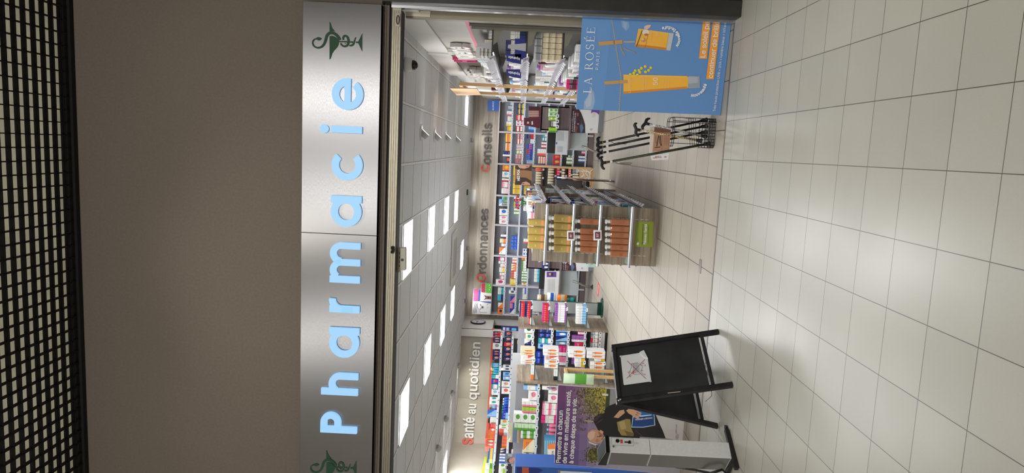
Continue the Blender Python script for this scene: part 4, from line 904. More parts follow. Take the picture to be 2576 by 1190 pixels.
def run(where, shelf, pl, T, rect, n, m, c1, c2, style=0, kind='box', z=None, depth=.1, pos='from the right', word=None, yoff=0.0):
    """a run of equal products standing on a shelf: n side by side, m high"""
    a0, b0, a1, b1 = rect; am = (a0 + a1) / 2
    tp = T if T else (lambda x, y: (x, y))
    R_, L_ = pl.px(*tp(am, b0)), pl.px(*tp(am, b1)); top = pl.px(*tp(a0, (b0 + b1) / 2)).z; bot = pl.px(*tp(a1, (b0 + b1) / 2)).z
    if z is not None: top = max(top, z + .02); H_ = (top - bot) if z is None else max(top - z, .025); bot = z
    H_ = top - bot
    W_ = (R_ - L_); W_.z = 0; ang = math.atan2(W_.y, W_.x); wd = W_.length / n; dirn = W_.normalized(); back = -pl.n
    key = (where, shelf); base_n = CNT.get(key, 0); CNT[key] = base_n + n
    bname, bcat = KIND[kind]
    if kind == 'box':
        for key_, nm_ in (('wall bay', 'medicine_box'), ('passage', 'hygiene_box'), ('angled', 'hygiene_box'), ('lime', 'hygiene_box'), ('far left', 'toiletry_box'), ('near left', 'baby_care_box'), ('end panel', 'remedy_box'), ('right aisle', 'cosmetics_box'), ('centre', 'cosmetics_box')):
            if key_ in where: bname = nm_; bcat = 'box'; break
    bcat_l = word or bname.replace('_', ' ')
    if kind == 'box': me = box_mesh(carton(c1, c2, style))
    else: me = shape_mesh(kind, c1, c2)
    cs = cn(c1) if c1 == c2 else '%s and %s' % (cn(c1), cn(c2))
    side = pos.replace('from the ', 'from ')
    grp = '%s %ss on the %s of %s' % (cs, bcat_l, (shelf + ' shelf') if shelf else 'side', where) if n * m > 1 else None
    first = None
    lev = {1: [''], 2: [', lower', ', upper'], 3: [', bottom', ', middle', ', top']}.get(m) or [', layer ' + ORD[q] for q in range(m)]
    if m == 4: lev = [', bottom', ', lower middle', ', upper middle', ', top']
    for j in range(m):
        for i in range(n):
            p = L_ + dirn * wd * (i + .5) + back * (.004 + yoff); p.z = bot + j * H_ / m + .0004
            if first is None: o = bpy.data.objects.new(bname, me); first = o
            else: o = first.copy()
            idx = base_n + ((n - 1 - i) if 'right' in side or 'back' in side else i)
            lab = '%s %s, %s %s%s, %s%s' % (cs, bcat_l, NTH(idx), side, lev[j], (shelf + ' shelf, ') if shelf else '', where)
            tag(o, lab, bcat, grp)
            C.objects.link(o); o.location = p; o.rotation_euler = (0, 0, ang); o.scale = (wd * .95, depth, H_ / m * .985)
            o.name = bname; USED[lab][-1] = o.name
    return first
# small electronic shelf labels, parts of the shelving
def tag_mesh():
    if 'price_tag_mesh' in bpy.data.meshes: return bpy.data.meshes['price_tag_mesh']
    s = MB(mat('tag_white', (236, 238, 240), .4)); s.box(-.5, .5, -.1, 0, -.5, .5); s.use(mat('tag_screen', (60, 64, 72), .3)); s.box(-.24, .24, -.12, -.1, -.22, .22)
    me = bpy.data.meshes.new('price_tag_mesh'); me.from_pydata(s.v, [], s.f)
    for x in s.mats: me.materials.append(x)
    me.polygons.foreach_set('material_index', s.m); me.update(); return me
TC = {}
def ptag(unit, p, n, w_=.042, h_=.036, tilt=0):
    TC[unit.name] = TC.get(unit.name, 0) + 1
    if TC[unit.name] > 95: return
    o = bpy.data.objects.new('price_tag', tag_mesh()); C.objects.link(o); o.parent = unit; o.location = Vector(p) - LOC[unit.name]
    o.rotation_euler = (tilt, 0, math.atan2(n[1], n[0]) + math.pi / 2); o.scale = (w_, .03, h_)
m_purp = wood('purple_brown_wood', (120, 104, 106), (98, 84, 88), (80, 68, 72), (.5, .5, 30))
m_oak = wood('grey_brown_oak', (164, 148, 128), (124, 111, 96), (86, 76, 65), (1.0, 1.0, 22))
m_natural = mat('natural_wood', (206, 168, 118), .45)
m_greyback = mat('grey_metal_back', (150, 152, 158), .5); m_darkback = mat('dark_metal_back', (74, 72, 72), .6)
m_edge = mat('lilac_edge', (208, 202, 206), .45); m_led = mat('shelf_led', (226, 240, 255), .4, emit=13)
def glassmat(): return mat('shelf_glass', (196, 226, 216), .05, alpha=.35)
m_rail = mat('price_rail', (206, 212, 222), .3)
# ================= back wall shelving =================
BX = [-3.816, -3.126, -2.435, -1.727, -1.056, -.347, .363, 1.047]
BZ = [1.865, 1.60, 1.35, 1.06, .733, .467, .184]
BF = 15.45; PB = Plane((0, BF, 1), (0, -1, 0))
BN = ['leftmost wall bay', 'second wall bay', 'third wall bay', 'middle wall bay', 'fifth wall bay', 'sixth wall bay', 'rightmost wall bay']
bays = []
for i in range(7):
    x0, x1 = BX[i], BX[i + 1]
    u = thing('shelving_unit', 'grey and lilac back wall shelving, ' + BN[i] + (' from the left' if i not in (0, 3, 6) else ' under the lettering'), 'shelving', ((x0 + x1) / 2, 15.6, 0)); bays.append(u)
    s = MB(m_edge); s.box(x0 + .001, x0 + .017, BF - .01, BY - .003, .02, 2.13); s.box(x1 - .017, x1 - .001, BF - .01, BY - .003, .02, 2.13); obj('side_panel', s, u)
    obj('back_panel', MB(m_greyback).box(x0 + .017, x1 - .017, BY - .03, BY - .004, .02, 2.12), u)
    obj('top_board', MB(m_edge).box(x0 + .001, x1 - .001, BF - .02, BY - .003, 2.13, 2.15), u)
    obj('plinth', MB(m_purp).box(x0 + .017, x1 - .017, BF - .005, BY - .03, 0, .13), u)
    for k, z in enumerate(BZ):
        s = MB(m_greyback); s.box(x0 + .018, x1 - .018, BF, BY - .031, z - .018, z); sh = obj('shelf', s, u)
        obj('price_rail', MB(m_rail).box(x0 + .018, x1 - .018, BF - .008, BF - .001, z - .035, z + .001), sh)
        if k < 4: obj('light_strip', MB(m_led).box(x0 + .03, x1 - .03, BF + .012, BF + .022, z - .025, z - .0185), sh)
z2, z3b, z1b = ZT(1180, 240, 6.6125), ZT(1180, 400, 5.95), ZT(1300, 240, 5.95); z4b = ZT(1180, 590, 5.407)
def R(bay, k, T, rect, n, m, c1, c2, st=0, kind='box', **kw):
    f = run(BN[bay], ORD[k], PB, T, rect, n, m, c1, c2, st, kind, z=BZ[k], **kw)
    q = PB.px(*T((rect[0] + rect[2]) / 2, (rect[1] + rect[3]) / 2)); ptag(bays[bay], (q.x, BF - .012, BZ[k] - .022), (0, -1))
    return f
D = [
 (6, 0, z2, [((650, 90, 695, 165), 1, 1, 'greyblue', 'silver', 0), ((650, 172, 695, 250), 1, 1, 'silver', 'greyblue', 1), ((625, 257, 690, 335), 1, 1, 'white', 'pink', 1), ((640, 345, 690, 428), 1, 1, 'white', 'palegreen', 0), ((620, 432, 690, 512), 1, 1, 'white', 'yellow', 1), ((635, 516, 690, 592), 1, 1, 'gold', 'yellow', 0)]),
 (6, 1, z2, [((795, 130, 895, 312), 2, 2, 'navy', 'yellow', 0), ((785, 322, 890, 415), 1, 2, 'red', 'white', 0), ((783, 420, 890, 508), 2, 2, 'white', 'magenta', 2), ((780, 515, 885, 598), 2, 2, 'white', 'red', 4)]),
 (5, 0, z2, [((610, 630, 680, 780), 1, 1, 'orange', 'yellow', 4), ((605, 790, 672, 925), 1, 1, 'orange', 'cream', 4), ((560, 930, 660, 1015), 1, 3, 'navy', 'white', 1), ((630, 1040, 660, 1120), 1, 1, 'coral', 'navy', 1)]),
 (5, 1, z2, [((795, 640, 885, 722), 2, 2, 'silver', 'red', 4), ((795, 725, 875, 808), 1, 2, 'white', 'red', 4), ((790, 812, 870, 915), 2, 2, 'silver', 'palepink', 1), ((785, 920, 868, 972), 1, 2, 'white', 'lime', 4), ((775, 978, 865, 1050), 2, 2, 'silver', 'coral', 0), ((772, 1055, 862, 1130), 2, 2, 'grey', 'coral', 4)]),
 (6, 2, z1b, [((178, 450, 265, 545), 1, 1, 'lightblue', 'blue', 1)]),
 (5, 2, z1b, [((145, 585, 258, 650), 3, 1, 'navy', 'red', 0), ((205, 655, 262, 722), 2, 1, 'white', 'lightblue', 2), ((155, 728, 250, 805), 3, 1, 'royal', 'coral', 2), ((150, 810, 245, 885), 3, 1, 'royal', 'red', 3), ((150, 890, 242, 965), 3, 1, 'blue', 'navy', 2), ((148, 968, 240, 1025), 1, 1, 'lightblue', 'palepink', 1)]),
 (5, 3, z1b, [((378, 608, 438, 680), 1, 2, 'white', 'teal', 4), ((370, 700, 438, 792), 2, 1, 'white', 'red', 1), ((310, 800, 436, 908), 1, 4, 'white', 'coral', 1), ((325, 915, 436, 1025), 1, 3, 'white', 'coral', 0)]),
 (5, 4, z1b, [((545, 890, 652, 960), 1, 1, 'red', 'coral', 2), ((540, 964, 645, 1040), 1, 1, 'red', 'gold', 2)]),
 (5, 5, z1b, [((775, 898, 838, 925), 1, 1, 'green', 'white', 4), ((745, 930, 835, 1042), 2, 2, 'white', 'green', 1)]),
 (5, 6, z1b, [((980, 635, 1030, 770), 3, 1, 'white', 'darkgreen', 1), ((978, 775, 1028, 830), 1, 1, 'pink', 'white', 0), ((975, 835, 1028, 886), 1, 1, 'palepink', 'magenta', 1), ((925, 908, 1018, 1002), 2, 2, 'white', 'blue', 1)]),
 (4, 0, z3b, [((500, 90, 588, 175), 1, 1, 'orange', 'yellow', 2), ((495, 185, 583, 278), 1, 1, 'white', 'lightblue', 2), ((490, 290, 580, 335), 1, 1, 'white', 'red', 1), ((488, 338, 578, 430), 1, 1, 'white', 'pink', 4), ((483, 434, 575, 522), 1, 1, 'white', 'palepink', 0)]),
 (4, 1, z3b, [((655, 362, 760, 528), 2, 1, 'gold', 'yellow', 4), ((665, 95, 760, 250), 1, 1, 'yellow', 'gold', 0), ((665, 252, 760, 358), 1, 1, 'yellow', 'gold', 3)]),
 (4, 2, z3b, [((822, 400, 900, 530), 2, 1, 'gold', 'yellow', 1)]),
 (3, 0, z3b, [((490, 552, 568, 702), 4, 1, 'green', 'lightblue', 4), ((445, 600, 566, 706), 1, 1, 'white', 'lightblue', 3), ((450, 745, 560, 846), 1, 1, 'white', 'blue', 2), ((450, 850, 558, 975), 2, 1, 'white', 'pink', 2)]),
 (3, 1, z3b, [((675, 562, 750, 600), 1, 1, 'white', 'black', 2), ((672, 605, 748, 640), 1, 2, 'coral', 'navy', 3), ((670, 642, 746, 735), 2, 1, 'violet', 'lime', 4), ((672, 740, 744, 840), 2, 1, 'white', 'green', 1)]),
 (3, 2, z3b, [((815, 565, 890, 780), 5, 1, 'white', 'royal', 0)]),
 (2, 0, z4b, [((430, 0, 498, 48), 1, 1, 'white', 'navy', 1), ((418, 55, 495, 115), 1, 1, 'cream', 'orange', 0), ((440, 120, 494, 165), 1, 1, 'white', 'silver', 0), ((408, 172, 492, 275), 1, 1, 'white', 'orange', 3)]),
 (2, 1, z4b, [((572, 20, 656, 208), 4, 2, 'blue', 'royal', 2)]),
 (2, 2, z4b, [((730, 195, 785, 295), 2, 2, 'white', 'royal', 2), ((740, 60, 786, 120), 1, 1, 'white', 'coral', 1)]),
 (1, 0, z4b, [((400, 312, 485, 358), 1, 1, 'white', 'magenta', 4), ((400, 362, 483, 398), 1, 2, 'white', 'silver', 0), ((425, 400, 481, 442), 1, 1, 'white', 'palepink', 0), ((410, 446, 480, 515), 1, 1, 'white', 'yellow', 0), ((415, 520, 478, 562), 1, 1, 'white', 'palepink', 1), ((415, 566, 476, 608), 1, 1, 'white', 'pink', 4), ((362, 612, 475, 690), 1, 1, 'white', 'magenta', 2)]),
 (1, 1, z4b, [((588, 315, 642, 395), 2, 1, 'white', 'coral', 1), ((575, 400, 640, 498), 3, 1, 'orange', 'white', 3), ((575, 502, 638, 600), 3, 1, 'coral', 'white', 0), ((555, 605, 636, 690), 1, 2, 'yellow', 'cream', 2)]),
 (1, 2, z4b, [((715, 318, 790, 350), 1, 1, 'orange', 'white', 0), ((715, 355, 788, 500), 4, 1, 'white', 'green', 4), ((715, 503, 788, 650), 4, 1, 'white', 'green', 1), ((715, 655, 786, 695), 1, 1, 'cream', 'orange', 2)]),
 (0, 0, z4b, [((390, 720, 468, 818), 2, 1, 'white', 'teal', 0), ((385, 822, 466, 902), 1, 1, 'cyan', 'navy', 0), ((395, 930, 460, 1005), 1, 1, 'orange', 'white', 3), ((390, 1010, 456, 1086), 1, 1, 'orange', 'navy', 2)]),
 (0, 1, z4b, [((570, 725, 628, 758), 2, 1, 'white', 'navy', 0), ((540, 762, 626, 808), 1, 1, 'white', 'navy', 2), ((560, 850, 622, 930), 1, 1, 'pink', 'royal', 3), ((557, 935, 618, 1010), 1, 1, 'pink', 'royal', 0), ((553, 1014, 616, 1090), 1, 1, 'white', 'royal', 3)]),
 (0, 2, z4b, [((730, 732, 796, 810), 2, 1, 'white', 'blue', 0), ((728, 812, 794, 888), 2, 1, 'white', 'cream', 2)]),
]
for bay, k, T, L in D:
    for it_ in L: R(bay, k, T, *it_)
# a few lower products glimpsed between the counters
for bay, k, x0, x1, n, c1, c2, st, h in ((0, 3, -3.75, -3.45, 4, 'white', 'pink', 2, .12), (0, 4, -3.6, -3.25, 4, 'white', 'green', 0, .1), (1, 4, -3.0, -2.7, 3, 'white', 'darkgreen', 1, .12), (1, 5, -3.05, -2.6, 6, 'white', 'green', 1, .1), (2, 3, -2.4, -2.1, 4, 'white', 'royal', 0, .12), (2, 4, -2.35, -1.9, 5, 'palepink', 'white', 1, .1), (3, 3, -1.65, -1.2, 6, 'white', 'coral', 0, .11),
    (3, 4, -1.6, -1.2, 4, 'lightblue', 'white', 0, .12), (6, 3, .42, .9, 5, 'white', 'green', 0, .12), (6, 4, .45, .95, 5, 'white', 'blue', 1, .12), (6, 5, .45, .95, 5, 'palegreen', 'white', 0, .12), (5, 3, .27, .35, 1, 'teal', 'white', 0, .1), (0, 5, -3.6, -3.2, 4, 'white', 'darkgreen', 0, .1), (1, 3, -3.0, -2.5, 6, 'white', 'cyan', 0, .12)):
    class _P:  # direct placement in metres
        n = Vector((0, -1, 0))
        def px(s, x, y, off=0): return Vector((y, BF, x))
    run(BN[bay], ORD[k], _P(), None, (BZ[k] + h, x1, BZ[k], x0), n, 1, c1, c2, st, z=BZ[k])
class XY:   # direct placement along a vertical plane given by two plan points: x = height, y = distance from a
    def __init__(s, a, b): s.a = Vector((a[0], a[1], 0)); s.d = (Vector((b[0], b[1], 0)) - s.a).normalized(); s.n = Vector((s.d.y, -s.d.x, 0))
    def px(s, x, y, off=0): p = s.a + s.d * y; return Vector((p.x, p.y, x))
# notices on the back wall
o = thing('wall_sign', 'small square blue sign with white lettering above the right end of the back shelves', 'sign', PB.px(*z2(405, 170)))
pq = Plane((0, BF - .03, 2), (0, -1, 0)); s = MB(mat('sandoz_blue', (34, 96, 196), .4)); s.prism([pq.px(*z2(*p)) for p in ((313, 80), (495, 85), (490, 262), (311, 255))], (0, .02, 0)); obj('plate', s, o)
s = MB(mat('print_white')); ptext(s, 'SANDOZ', pq, z2(410, 245), z2(413, 100), bold=.03, off=.003, spacing=1.2); obj('text', s, o)
# animal posters above the leftmost bay
pq = Plane((0, BF - .06, 2.3), (0, -1, 0))
o = thing('animal_health_poster', 'white card with a hanging cat face and pink header, above the leftmost bay', 'poster', pq.px(*z4b(170, 1090)))
s = MB(mat('card_white')); s.prism([pq.px(*z4b(*p)) for p in ((62, 735), (158, 742), (150, 905), (300, 915), (288, 1090), (36, 1083))], (0, .02, 0)); obj('card', s, o)
mb = MB(); it = [((196, 80, 140), [(64, 740), (132, 742), (120, 908), (55, 905)]), ((60, 90, 180), [(134, 745), (158, 745), (150, 906), (122, 906)]), ((60, 90, 180), [(150, 908), (296, 918), (294, 938), (148, 912)]), disc(180, 990, 26, (200, 202, 210)), disc(182, 990, 14, (70, 70, 84)), ((90, 90, 110), [(145, 940), (165, 960), (155, 975)]), ((90, 90, 110), [(140, 1030), (165, 1010), (158, 1000)]), line(100, 950, 150, 1060, 3, (70, 70, 80)), line(150, 1062, 240, 1058, 3, (70, 70, 80)), line(240, 960, 262, 940, 4, (90, 90, 110)), line(240, 1000, 260, 985, 4, (90, 90, 110))]
for k in range(3): it.append(line(62 + k * 18, 1065, 78 + k * 18, 930, 5, (90, 96, 120)))
art(mb, pq, it, z4b, .002, .0003); obj('printed_cat', mb, o)
o = thing('animal_health_poster', 'card with a dog portrait and green header, left of the coral O', 'poster', pq.px(*z4b(225, 910)))
pq2 = Plane((0, BF - .1, 2.3), (0, -1, 0))
s = MB(mat('card_white')); s.prism([pq2.px(*z4b(*p)) for p in ((165, 660), (310, 668), (302, 910), (148, 905))], (0, .02, 0)); obj('card', s, o)
mb = MB(); it = [((196, 60, 84), [(168, 664), (222, 664), (218, 790), (166, 785)]), ((104, 184, 70), [(226, 664), (308, 668), (304, 800), (222, 792)]), ((140, 110, 90), [(205, 825), (235, 835), (300, 835), (300, 885), (235, 880), (200, 890), (225, 860)]), ((60, 48, 44), [(200, 822), (232, 835), (225, 850)]), ((60, 48, 44), [(200, 890), (230, 872), (225, 862)]), disc(262, 860, 12, (40, 34, 34)), disc(285, 860, 8, (20, 18, 18)), disc(245, 845, 4, (20, 18, 18)), disc(245, 875, 4, (20, 18, 18))] + [disc(275 + (k % 2) * 10, 690 + k * 30, 7, (220, 240, 200)) for k in range(3)]
art(mb, pq2, it, z4b, .002, .0003); obj('printed_dog', mb, o)
# ================= Santé au quotidien wall shelving =================
SZ = [1.868, 1.628, 1.36, 1.08]
def off(pts, d):
    out = []
    for i, p in enumerate(pts):
        a = Vector(pts[max(i - 1, 0)]); b = Vector(pts[min(i + 1, len(pts) - 1)]); t_ = (b - a).normalized(); n = Vector((t_.y, -t_.x))
        if n.x < 0: n = -n
        if n.x < .3: n = Vector((.1, -1)).normalized()
        out.append(Vector(p) + n * d)
    return out
WB = [(-4.0, 14.66), (-5.44, 14.40), (-6.0, 13.38), (-6.13, 12.2)]
WFr = [(-4.0, 14.34), (-5.28, 14.13), (-5.70, 13.3), (-5.82, 12.2)]
SN = ['shelving next to passage', 'angled wall shelving', 'lime stripe shelving']
su = []
for i in range(3):
    (ax, ay), (bx, by), (cx, cy), (dx, dy) = WB[i], WB[i + 1], WFr[i], WFr[i + 1]
    u = thing('shelving_unit', 'dark backed ' + SN[i] + ' full of hygiene products', 'shelving', ((ax + bx + cx + dx) / 4, (ay + by + cy + dy) / 4, 0)); su.append(u)
    dd = Vector((bx - ax, by - ay, 0)).normalized(); n = Vector((dd.y, -dd.x, 0)); n = n if (n.x > 0 or n.y < 0) and n.dot(Vector((cx - ax, cy - ay, 0))) > 0 else -n
    obj('back_panel', MB(m_darkback).prism([(ax, ay, .1), (bx, by, .1), (bx, by, 1.985), (ax, ay, 1.985)], n * .02), u)
    for k, z in enumerate(SZ):
        sh = obj('shelf', MB(m_rail).prism([(ax, ay, z - .02), (bx, by, z - .02), (dx, dy, z - .02), (cx, cy, z - .02)], (0, 0, .02)), u)
        fd = Vector((dx - cx, dy - cy, 0)).normalized(); fn = Vector((fd.y, -fd.x, 0)); fn = fn if fn.dot(n) > 0 else -fn
        obj('price_rail', MB(mat('white_rail', (232, 236, 244), .35)).prism([(cx, cy, z - .045), (dx, dy, z - .045), (dx, dy, z), (cx, cy, z)], fn * .008), sh)
        if k < 2: obj('light_strip', MB(mat('shelf_led_soft', (236, 244, 255), .4, emit=8)).prism([Vector((cx, cy, z - .027)) - fn * .03, Vector((dx, dy, z - .027)) - fn * .03, Vector((dx, dy, z - .027)) - fn * .045, Vector((cx, cy, z - .027)) - fn * .045], (0, 0, .006)), sh)
    obj('plinth', MB(m_darkback).prism([(ax, ay, 0), (bx, by, 0), (dx, dy, 0), (cx, cy, 0)], (0, 0, .1)), u)
PL = [plane3(Vector((*WFr[i], 0)), Vector((*WFr[i + 1], 0)), Vector((*WFr[i], 1))) for i in range(3)]
z7, z8 = ZT(1220, 800, 5.95), ZT(1200, 960, 5.175)
def seg_of(T, b):
    y = T(0, b)[1]; lim = [PXL(WFr[1]), PXL(WFr[2])]
    return 0 if y < lim[0] else 1 if y < lim[1] else 2
def PXL(p):
    d = Vector((p[0], p[1], 1.75)) - EYE; return 1190 - (595 + F_PX * d.dot(RIGHT) / d.dot(FWD))
SD = [(0, z7, [((120, 205, 212, 282), 2, 1, 'red', 'navy', 3), ((118, 290, 210, 366), 2, 1, 'navy', 'skin', 2), ((115, 375, 208, 470), 1, 1, 'white', 'grey', 2), ((112, 485, 205, 562), 2, 1, 'navy', 'coral', 2), ((110, 568, 204, 632), 1, 1, 'navy', 'skin', 2),
  ((95, 675, 195, 738), 1, 1, 'lightblue', 'teal', 4), ((92, 740, 194, 850), 3, 1, 'cyan', 'yellow', 4), ((92, 852, 192, 908), 2, 1, 'teal', 'white', 0), ((95, 912, 190, 988), 1, 1, 'royal', 'red', 2), ((98, 992, 188, 1062), 1, 1, 'white', 'teal', 4), ((95, 1070, 186, 1155), 1, 1, 'white', 'lightblue', 2)]),
 (0, z8, [((160, 195, 252, 295), 2, 1, 'white', 'teal', 2), ((200, 300, 250, 345), 1, 1, 'lightblue', 'violet', 0), ((135, 360, 246, 448), 1, 1, 'lightblue', 'blue', 3), ((145, 452, 240, 515), 4, 1, 'white', 'black', 0), ((160, 545, 236, 600), 1, 1, 'red', 'coral', 0), ((160, 602, 235, 660), 1, 1, 'coral', 'white', 2), ((110, 625, 228, 745), 2, 1, 'orange', 'coral', 4), ((110, 755, 222, 845), 2, 1, 'coral', 'white', 2), ((150, 862, 212, 1010), 5, 1, 'yellow', 'blue', 4), ((110, 1055, 200, 1115), 1, 1, 'white', 'green', 0), ((100, 1125, 196, 1188), 1, 1, 'white', 'lime', 0)]),
 (1, z7, [((290, 200, 385, 280), 1, 1, 'navy', 'coral', 2), ((290, 288, 383, 352), 1, 1, 'navy', 'skin', 2), ((287, 362, 382, 430), 1, 1, 'red', 'skin', 2), ((285, 434, 380, 506), 1, 1, 'navy', 'skin', 2), ((283, 515, 378, 582), 1, 1, 'navy', 'coral', 2), ((282, 588, 376, 645), 1, 1, 'navy', 'skin', 2),
  ((270, 705, 372, 790), 2, 1, 'white', 'navy', 2), ((270, 815, 368, 870), 1, 1, 'lightblue', 'blue', 2), ((268, 875, 366, 930), 1, 1, 'lightblue', 'white', 2), ((245, 950, 364, 1035), 1, 1, 'white', 'skin', 2), ((245, 1045, 362, 1140), 1, 1, 'white', 'coral', 2)]),
 (1, z8, [((335, 190, 402, 290), 3, 1, 'blue', 'white', 2), ((325, 295, 400, 395), 3, 1, 'royal', 'teal', 2), ((325, 400, 398, 480), 2, 1, 'royal', 'lightblue', 0), ((305, 490, 392, 555), 1, 1, 'palegreen', 'orange', 2), ((285, 560, 385, 610), 2, 1, 'white', 'green', 2), ((285, 615, 382, 660), 2, 1, 'coral', 'white', 0), ((325, 700, 378, 830), 3, 1, 'coral', 'orange', 1), ((305, 865, 374, 930), 2, 1, 'navy', 'cream', 3), ((290, 935, 370, 1050), 3, 1, 'white', 'blue', 1), ((285, 1060, 366, 1125), 1, 1, 'white', 'green', 2), ((285, 1128, 364, 1188), 1, 1, 'white', 'lime', 0)])]
for k, T, L in SD:
    for it_ in L:
        i = seg_of(T, (it_[0][1] + it_[0][3]) / 2); kd = 'bottle' if it_[1] >= 3 and it_[4] in ('black', 'yellow', 'white', 'teal') else 'box'
        run(SN[i], ['top', 'second'][k], PL[i], T, it_[0], it_[1], it_[2], it_[3], it_[4], it_[5], kd, z=SZ[k], depth=.1)
        q = PL[i].px(*T((it_[0][0] + it_[0][2]) / 2, (it_[0][1] + it_[0][3]) / 2)); q.z = SZ[k] - .02
        ptag(su[i], q + PL[i].n * .012, PL[i].n, .046, .04)
rn = random.Random(5); cl = ['white', 'lightblue', 'pink', 'coral', 'teal', 'navy', 'lime', 'yellow', 'violet', 'silver']
for i, L_ in ((0, 1.28), (1, .92), (2, 1.08)):
    a, b = WFr[i + 1], WFr[i]; xp = XY(a, b)
    for k in (2,):
        t_ = .03
        while t_ < L_ - .1:
            w_ = rn.uniform(.06, .16); c1, c2 = rn.sample(cl, 2); run(SN[i], 'third', xp, None, (SZ[k] + rn.uniform(.09, .17), min(t_ + w_, L_), SZ[k], t_), rn.choice((1, 2)), 1, c1, c2, rn.randint(0, 4), z=SZ[k], pos='from the left'); t_ += w_ + .01
o = thing('advertising_board', 'dark blue advertising board between the passage and the hygiene shelving', 'board', (-4.08, 14.3, 1.2))
p_ = Plane((0, 14.3, 1.5), (0, -1, 0)); s = MB(mat('panel_navy', (34, 34, 110), .4)); qq = [p_.px(*z7(*p)) for p in ((243, 125), (478, 140), (478, 195), (242, 185))]; qq[1].z = qq[2].z = .002; s.prism(qq, (0, .03, 0)); obj('board', s, o)
mb = MB(); it = [((220, 222, 240), [(270, 140), (305, 142), (303, 180), (268, 178)]), ((170, 190, 210), [(320, 143), (365, 146), (362, 188), (318, 184)]), ((90, 190, 230), [(400, 150), (470, 154), (468, 190), (398, 186)])]; art(mb, p_, it, z7, .002, .0003); obj('printed_pictures', mb, o)
# ================= gondola rows on the left =================
m_rowback = mat('gondola_grey', (158, 158, 164), .5); m_frost = mat('frosted_board', (206, 206, 208), .4)
def gondola_row(name, label, Yf, x_end, x_far, zs_, depth=.32, top=1.52, pan=.8, header=True):
    u = thing(name, label, 'gondola', ((x_end + x_far) / 2, Yf + depth, 0))
    obj('end_panel', MB(m_oak).box(x_end, x_end + .035, Yf - .02, Yf + pan, 0, top), u, bevel=.003)
    obj('back_panel', MB(m_rowback).box(x_far, x_end - .002, Yf + depth, Yf + depth + .03, .1, top - .005), u)
    if header: obj('header_board', MB(m_frost).box(x_far, x_end - .45, Yf + .04, Yf + .06, 1.37, 1.6), u)
    obj('base', MB(m_frost).box(x_far, x_end - .002, Yf + .004, Yf + depth - .002, .05, .13), u)
    obj('plinth', MB(mat('black_plinth', (16, 16, 16), .5)).box(x_far, x_end - .002, Yf + .02, Yf + depth, 0, .05), u)
    for z in zs_:
        sh = obj('shelf', MB(m_rowback).box(x_far, x_end - .002, Yf + .003, Yf + depth - .002, z - .016, z), u)
        obj('price_rail', MB(m_rail).box(x_far, x_end - .003, Yf - .006, Yf + .002, z - .035, z), sh)
    return u
R1Y, R2Y = 11.3, 10.15
r1 = gondola_row('gondola', 'far oak ended gondola with grey back and personal care boxes, left of the centre aisle', R1Y, -3.0, -4.9, [1.285, .963, .686, .404, .15], pan=.82)
r2 = gondola_row('gondola', 'near oak ended gondola with grey shelves of baby care, behind the purple poster', R2Y, -3.555, -6.05, [1.19, .875, .6, .35], pan=.80, header=False)
# small white plates on the panel edges
obj('edge_plate', MB(mat('plate_white', (206, 206, 204), .5)).box(-2.998, -2.968, R1Y - .024, R1Y - .02, .93, 1.0), r1)
P1 = Plane((0, R1Y - .012, 1), (0, -1, 0)); P2 = Plane((0, R2Y - .012, 1), (0, -1, 0))
G1 = [1.285, .963, .686, .404, .15]; W1_, W2_ = 'far left gondola', 'near left gondola'
def G(unit, where, pl, zlist, k, T, rect, n, m, c1, c2, st=0, kind='box', tagit=True, d=.12):
    run(where, ORD[k] if where else '', pl, T, rect, n, m, c1, c2, st, kind, z=zlist[k], depth=d)
    if tagit: q = pl.px(*T((rect[0] + rect[2]) / 2, (rect[1] + rect[3]) / 2)); ptag(unit, (q.x, pl.p.y + .002, zlist[k] - .02), (0, -1), .048, .044)
for k, L in enumerate(([((590, 130, 690, 228), 1, 1, 'white', 'darkgreen', 2), ((610, 238, 690, 332), 1, 1, 'cream', 'teal', 2), ((590, 340, 690, 400), 1, 1, 'navy', 'white', 3), ((590, 403, 690, 470), 1, 1, 'navy', 'lightblue', 2)],
  [((800, 155, 975, 225), 1, 2, 'navy', 'royal', 2), ((800, 228, 975, 298), 1, 2, 'navy', 'blue', 2), ((800, 303, 970, 382), 1, 2, 'teal', 'white', 0), ((795, 385, 965, 465), 1, 2, 'lightblue', 'royal', 2), ((765, 505, 960, 690), 2, 2, 'royal', 'navy', 0)],
  [((1065, 155, 1228, 212), 1, 1, 'lightblue', 'navy', 2), ((1062, 216, 1226, 282), 1, 1, 'blue', 'white', 2), ((1060, 288, 1224, 350), 1, 1, 'lightblue', 'navy', 3), ((1058, 356, 1222, 410), 1, 1, 'greyblue', 'white', 2), ((1102, 416, 1230, 575), 1, 2, 'magenta', 'white', 1), ((1100, 580, 1225, 715), 1, 2, 'pink', 'white', 1)],
  [((1395, 172, 1482, 258), 2, 1, 'white', 'magenta', 1), ((1300, 262, 1478, 364), 1, 3, 'violet', 'white', 1), ((1340, 368, 1470, 442), 1, 1, 'red', 'magenta', 3), ((1300, 520, 1465, 700), 3, 1, 'violet', 'navy', 0)],
  [((1592, 200, 1705, 254), 1, 1, 'white', 'grey', 4), ((1590, 258, 1704, 312), 1, 1, 'white', 'grey', 4), ((1585, 316, 1702, 368), 1, 1, 'white', 'red', 4), ((1580, 372, 1701, 426), 1, 1, 'white', 'grey', 4), ((1575, 430, 1700, 486), 1, 1, 'white', 'grey', 4), ((1572, 490, 1700, 620), 2, 1, 'white', 'orange', 4)])):
    for it_ in L: G(r1, W1_, P1, G1, k, z7, *it_)
mb = MB(mat('print_dark', (50, 50, 60)))
for k in range(5): ptext(mb, 'EDEN', P1, z7(1645, 250 + k * 57), z7(1645, 208 + k * 57), bold=.02, off=.012)
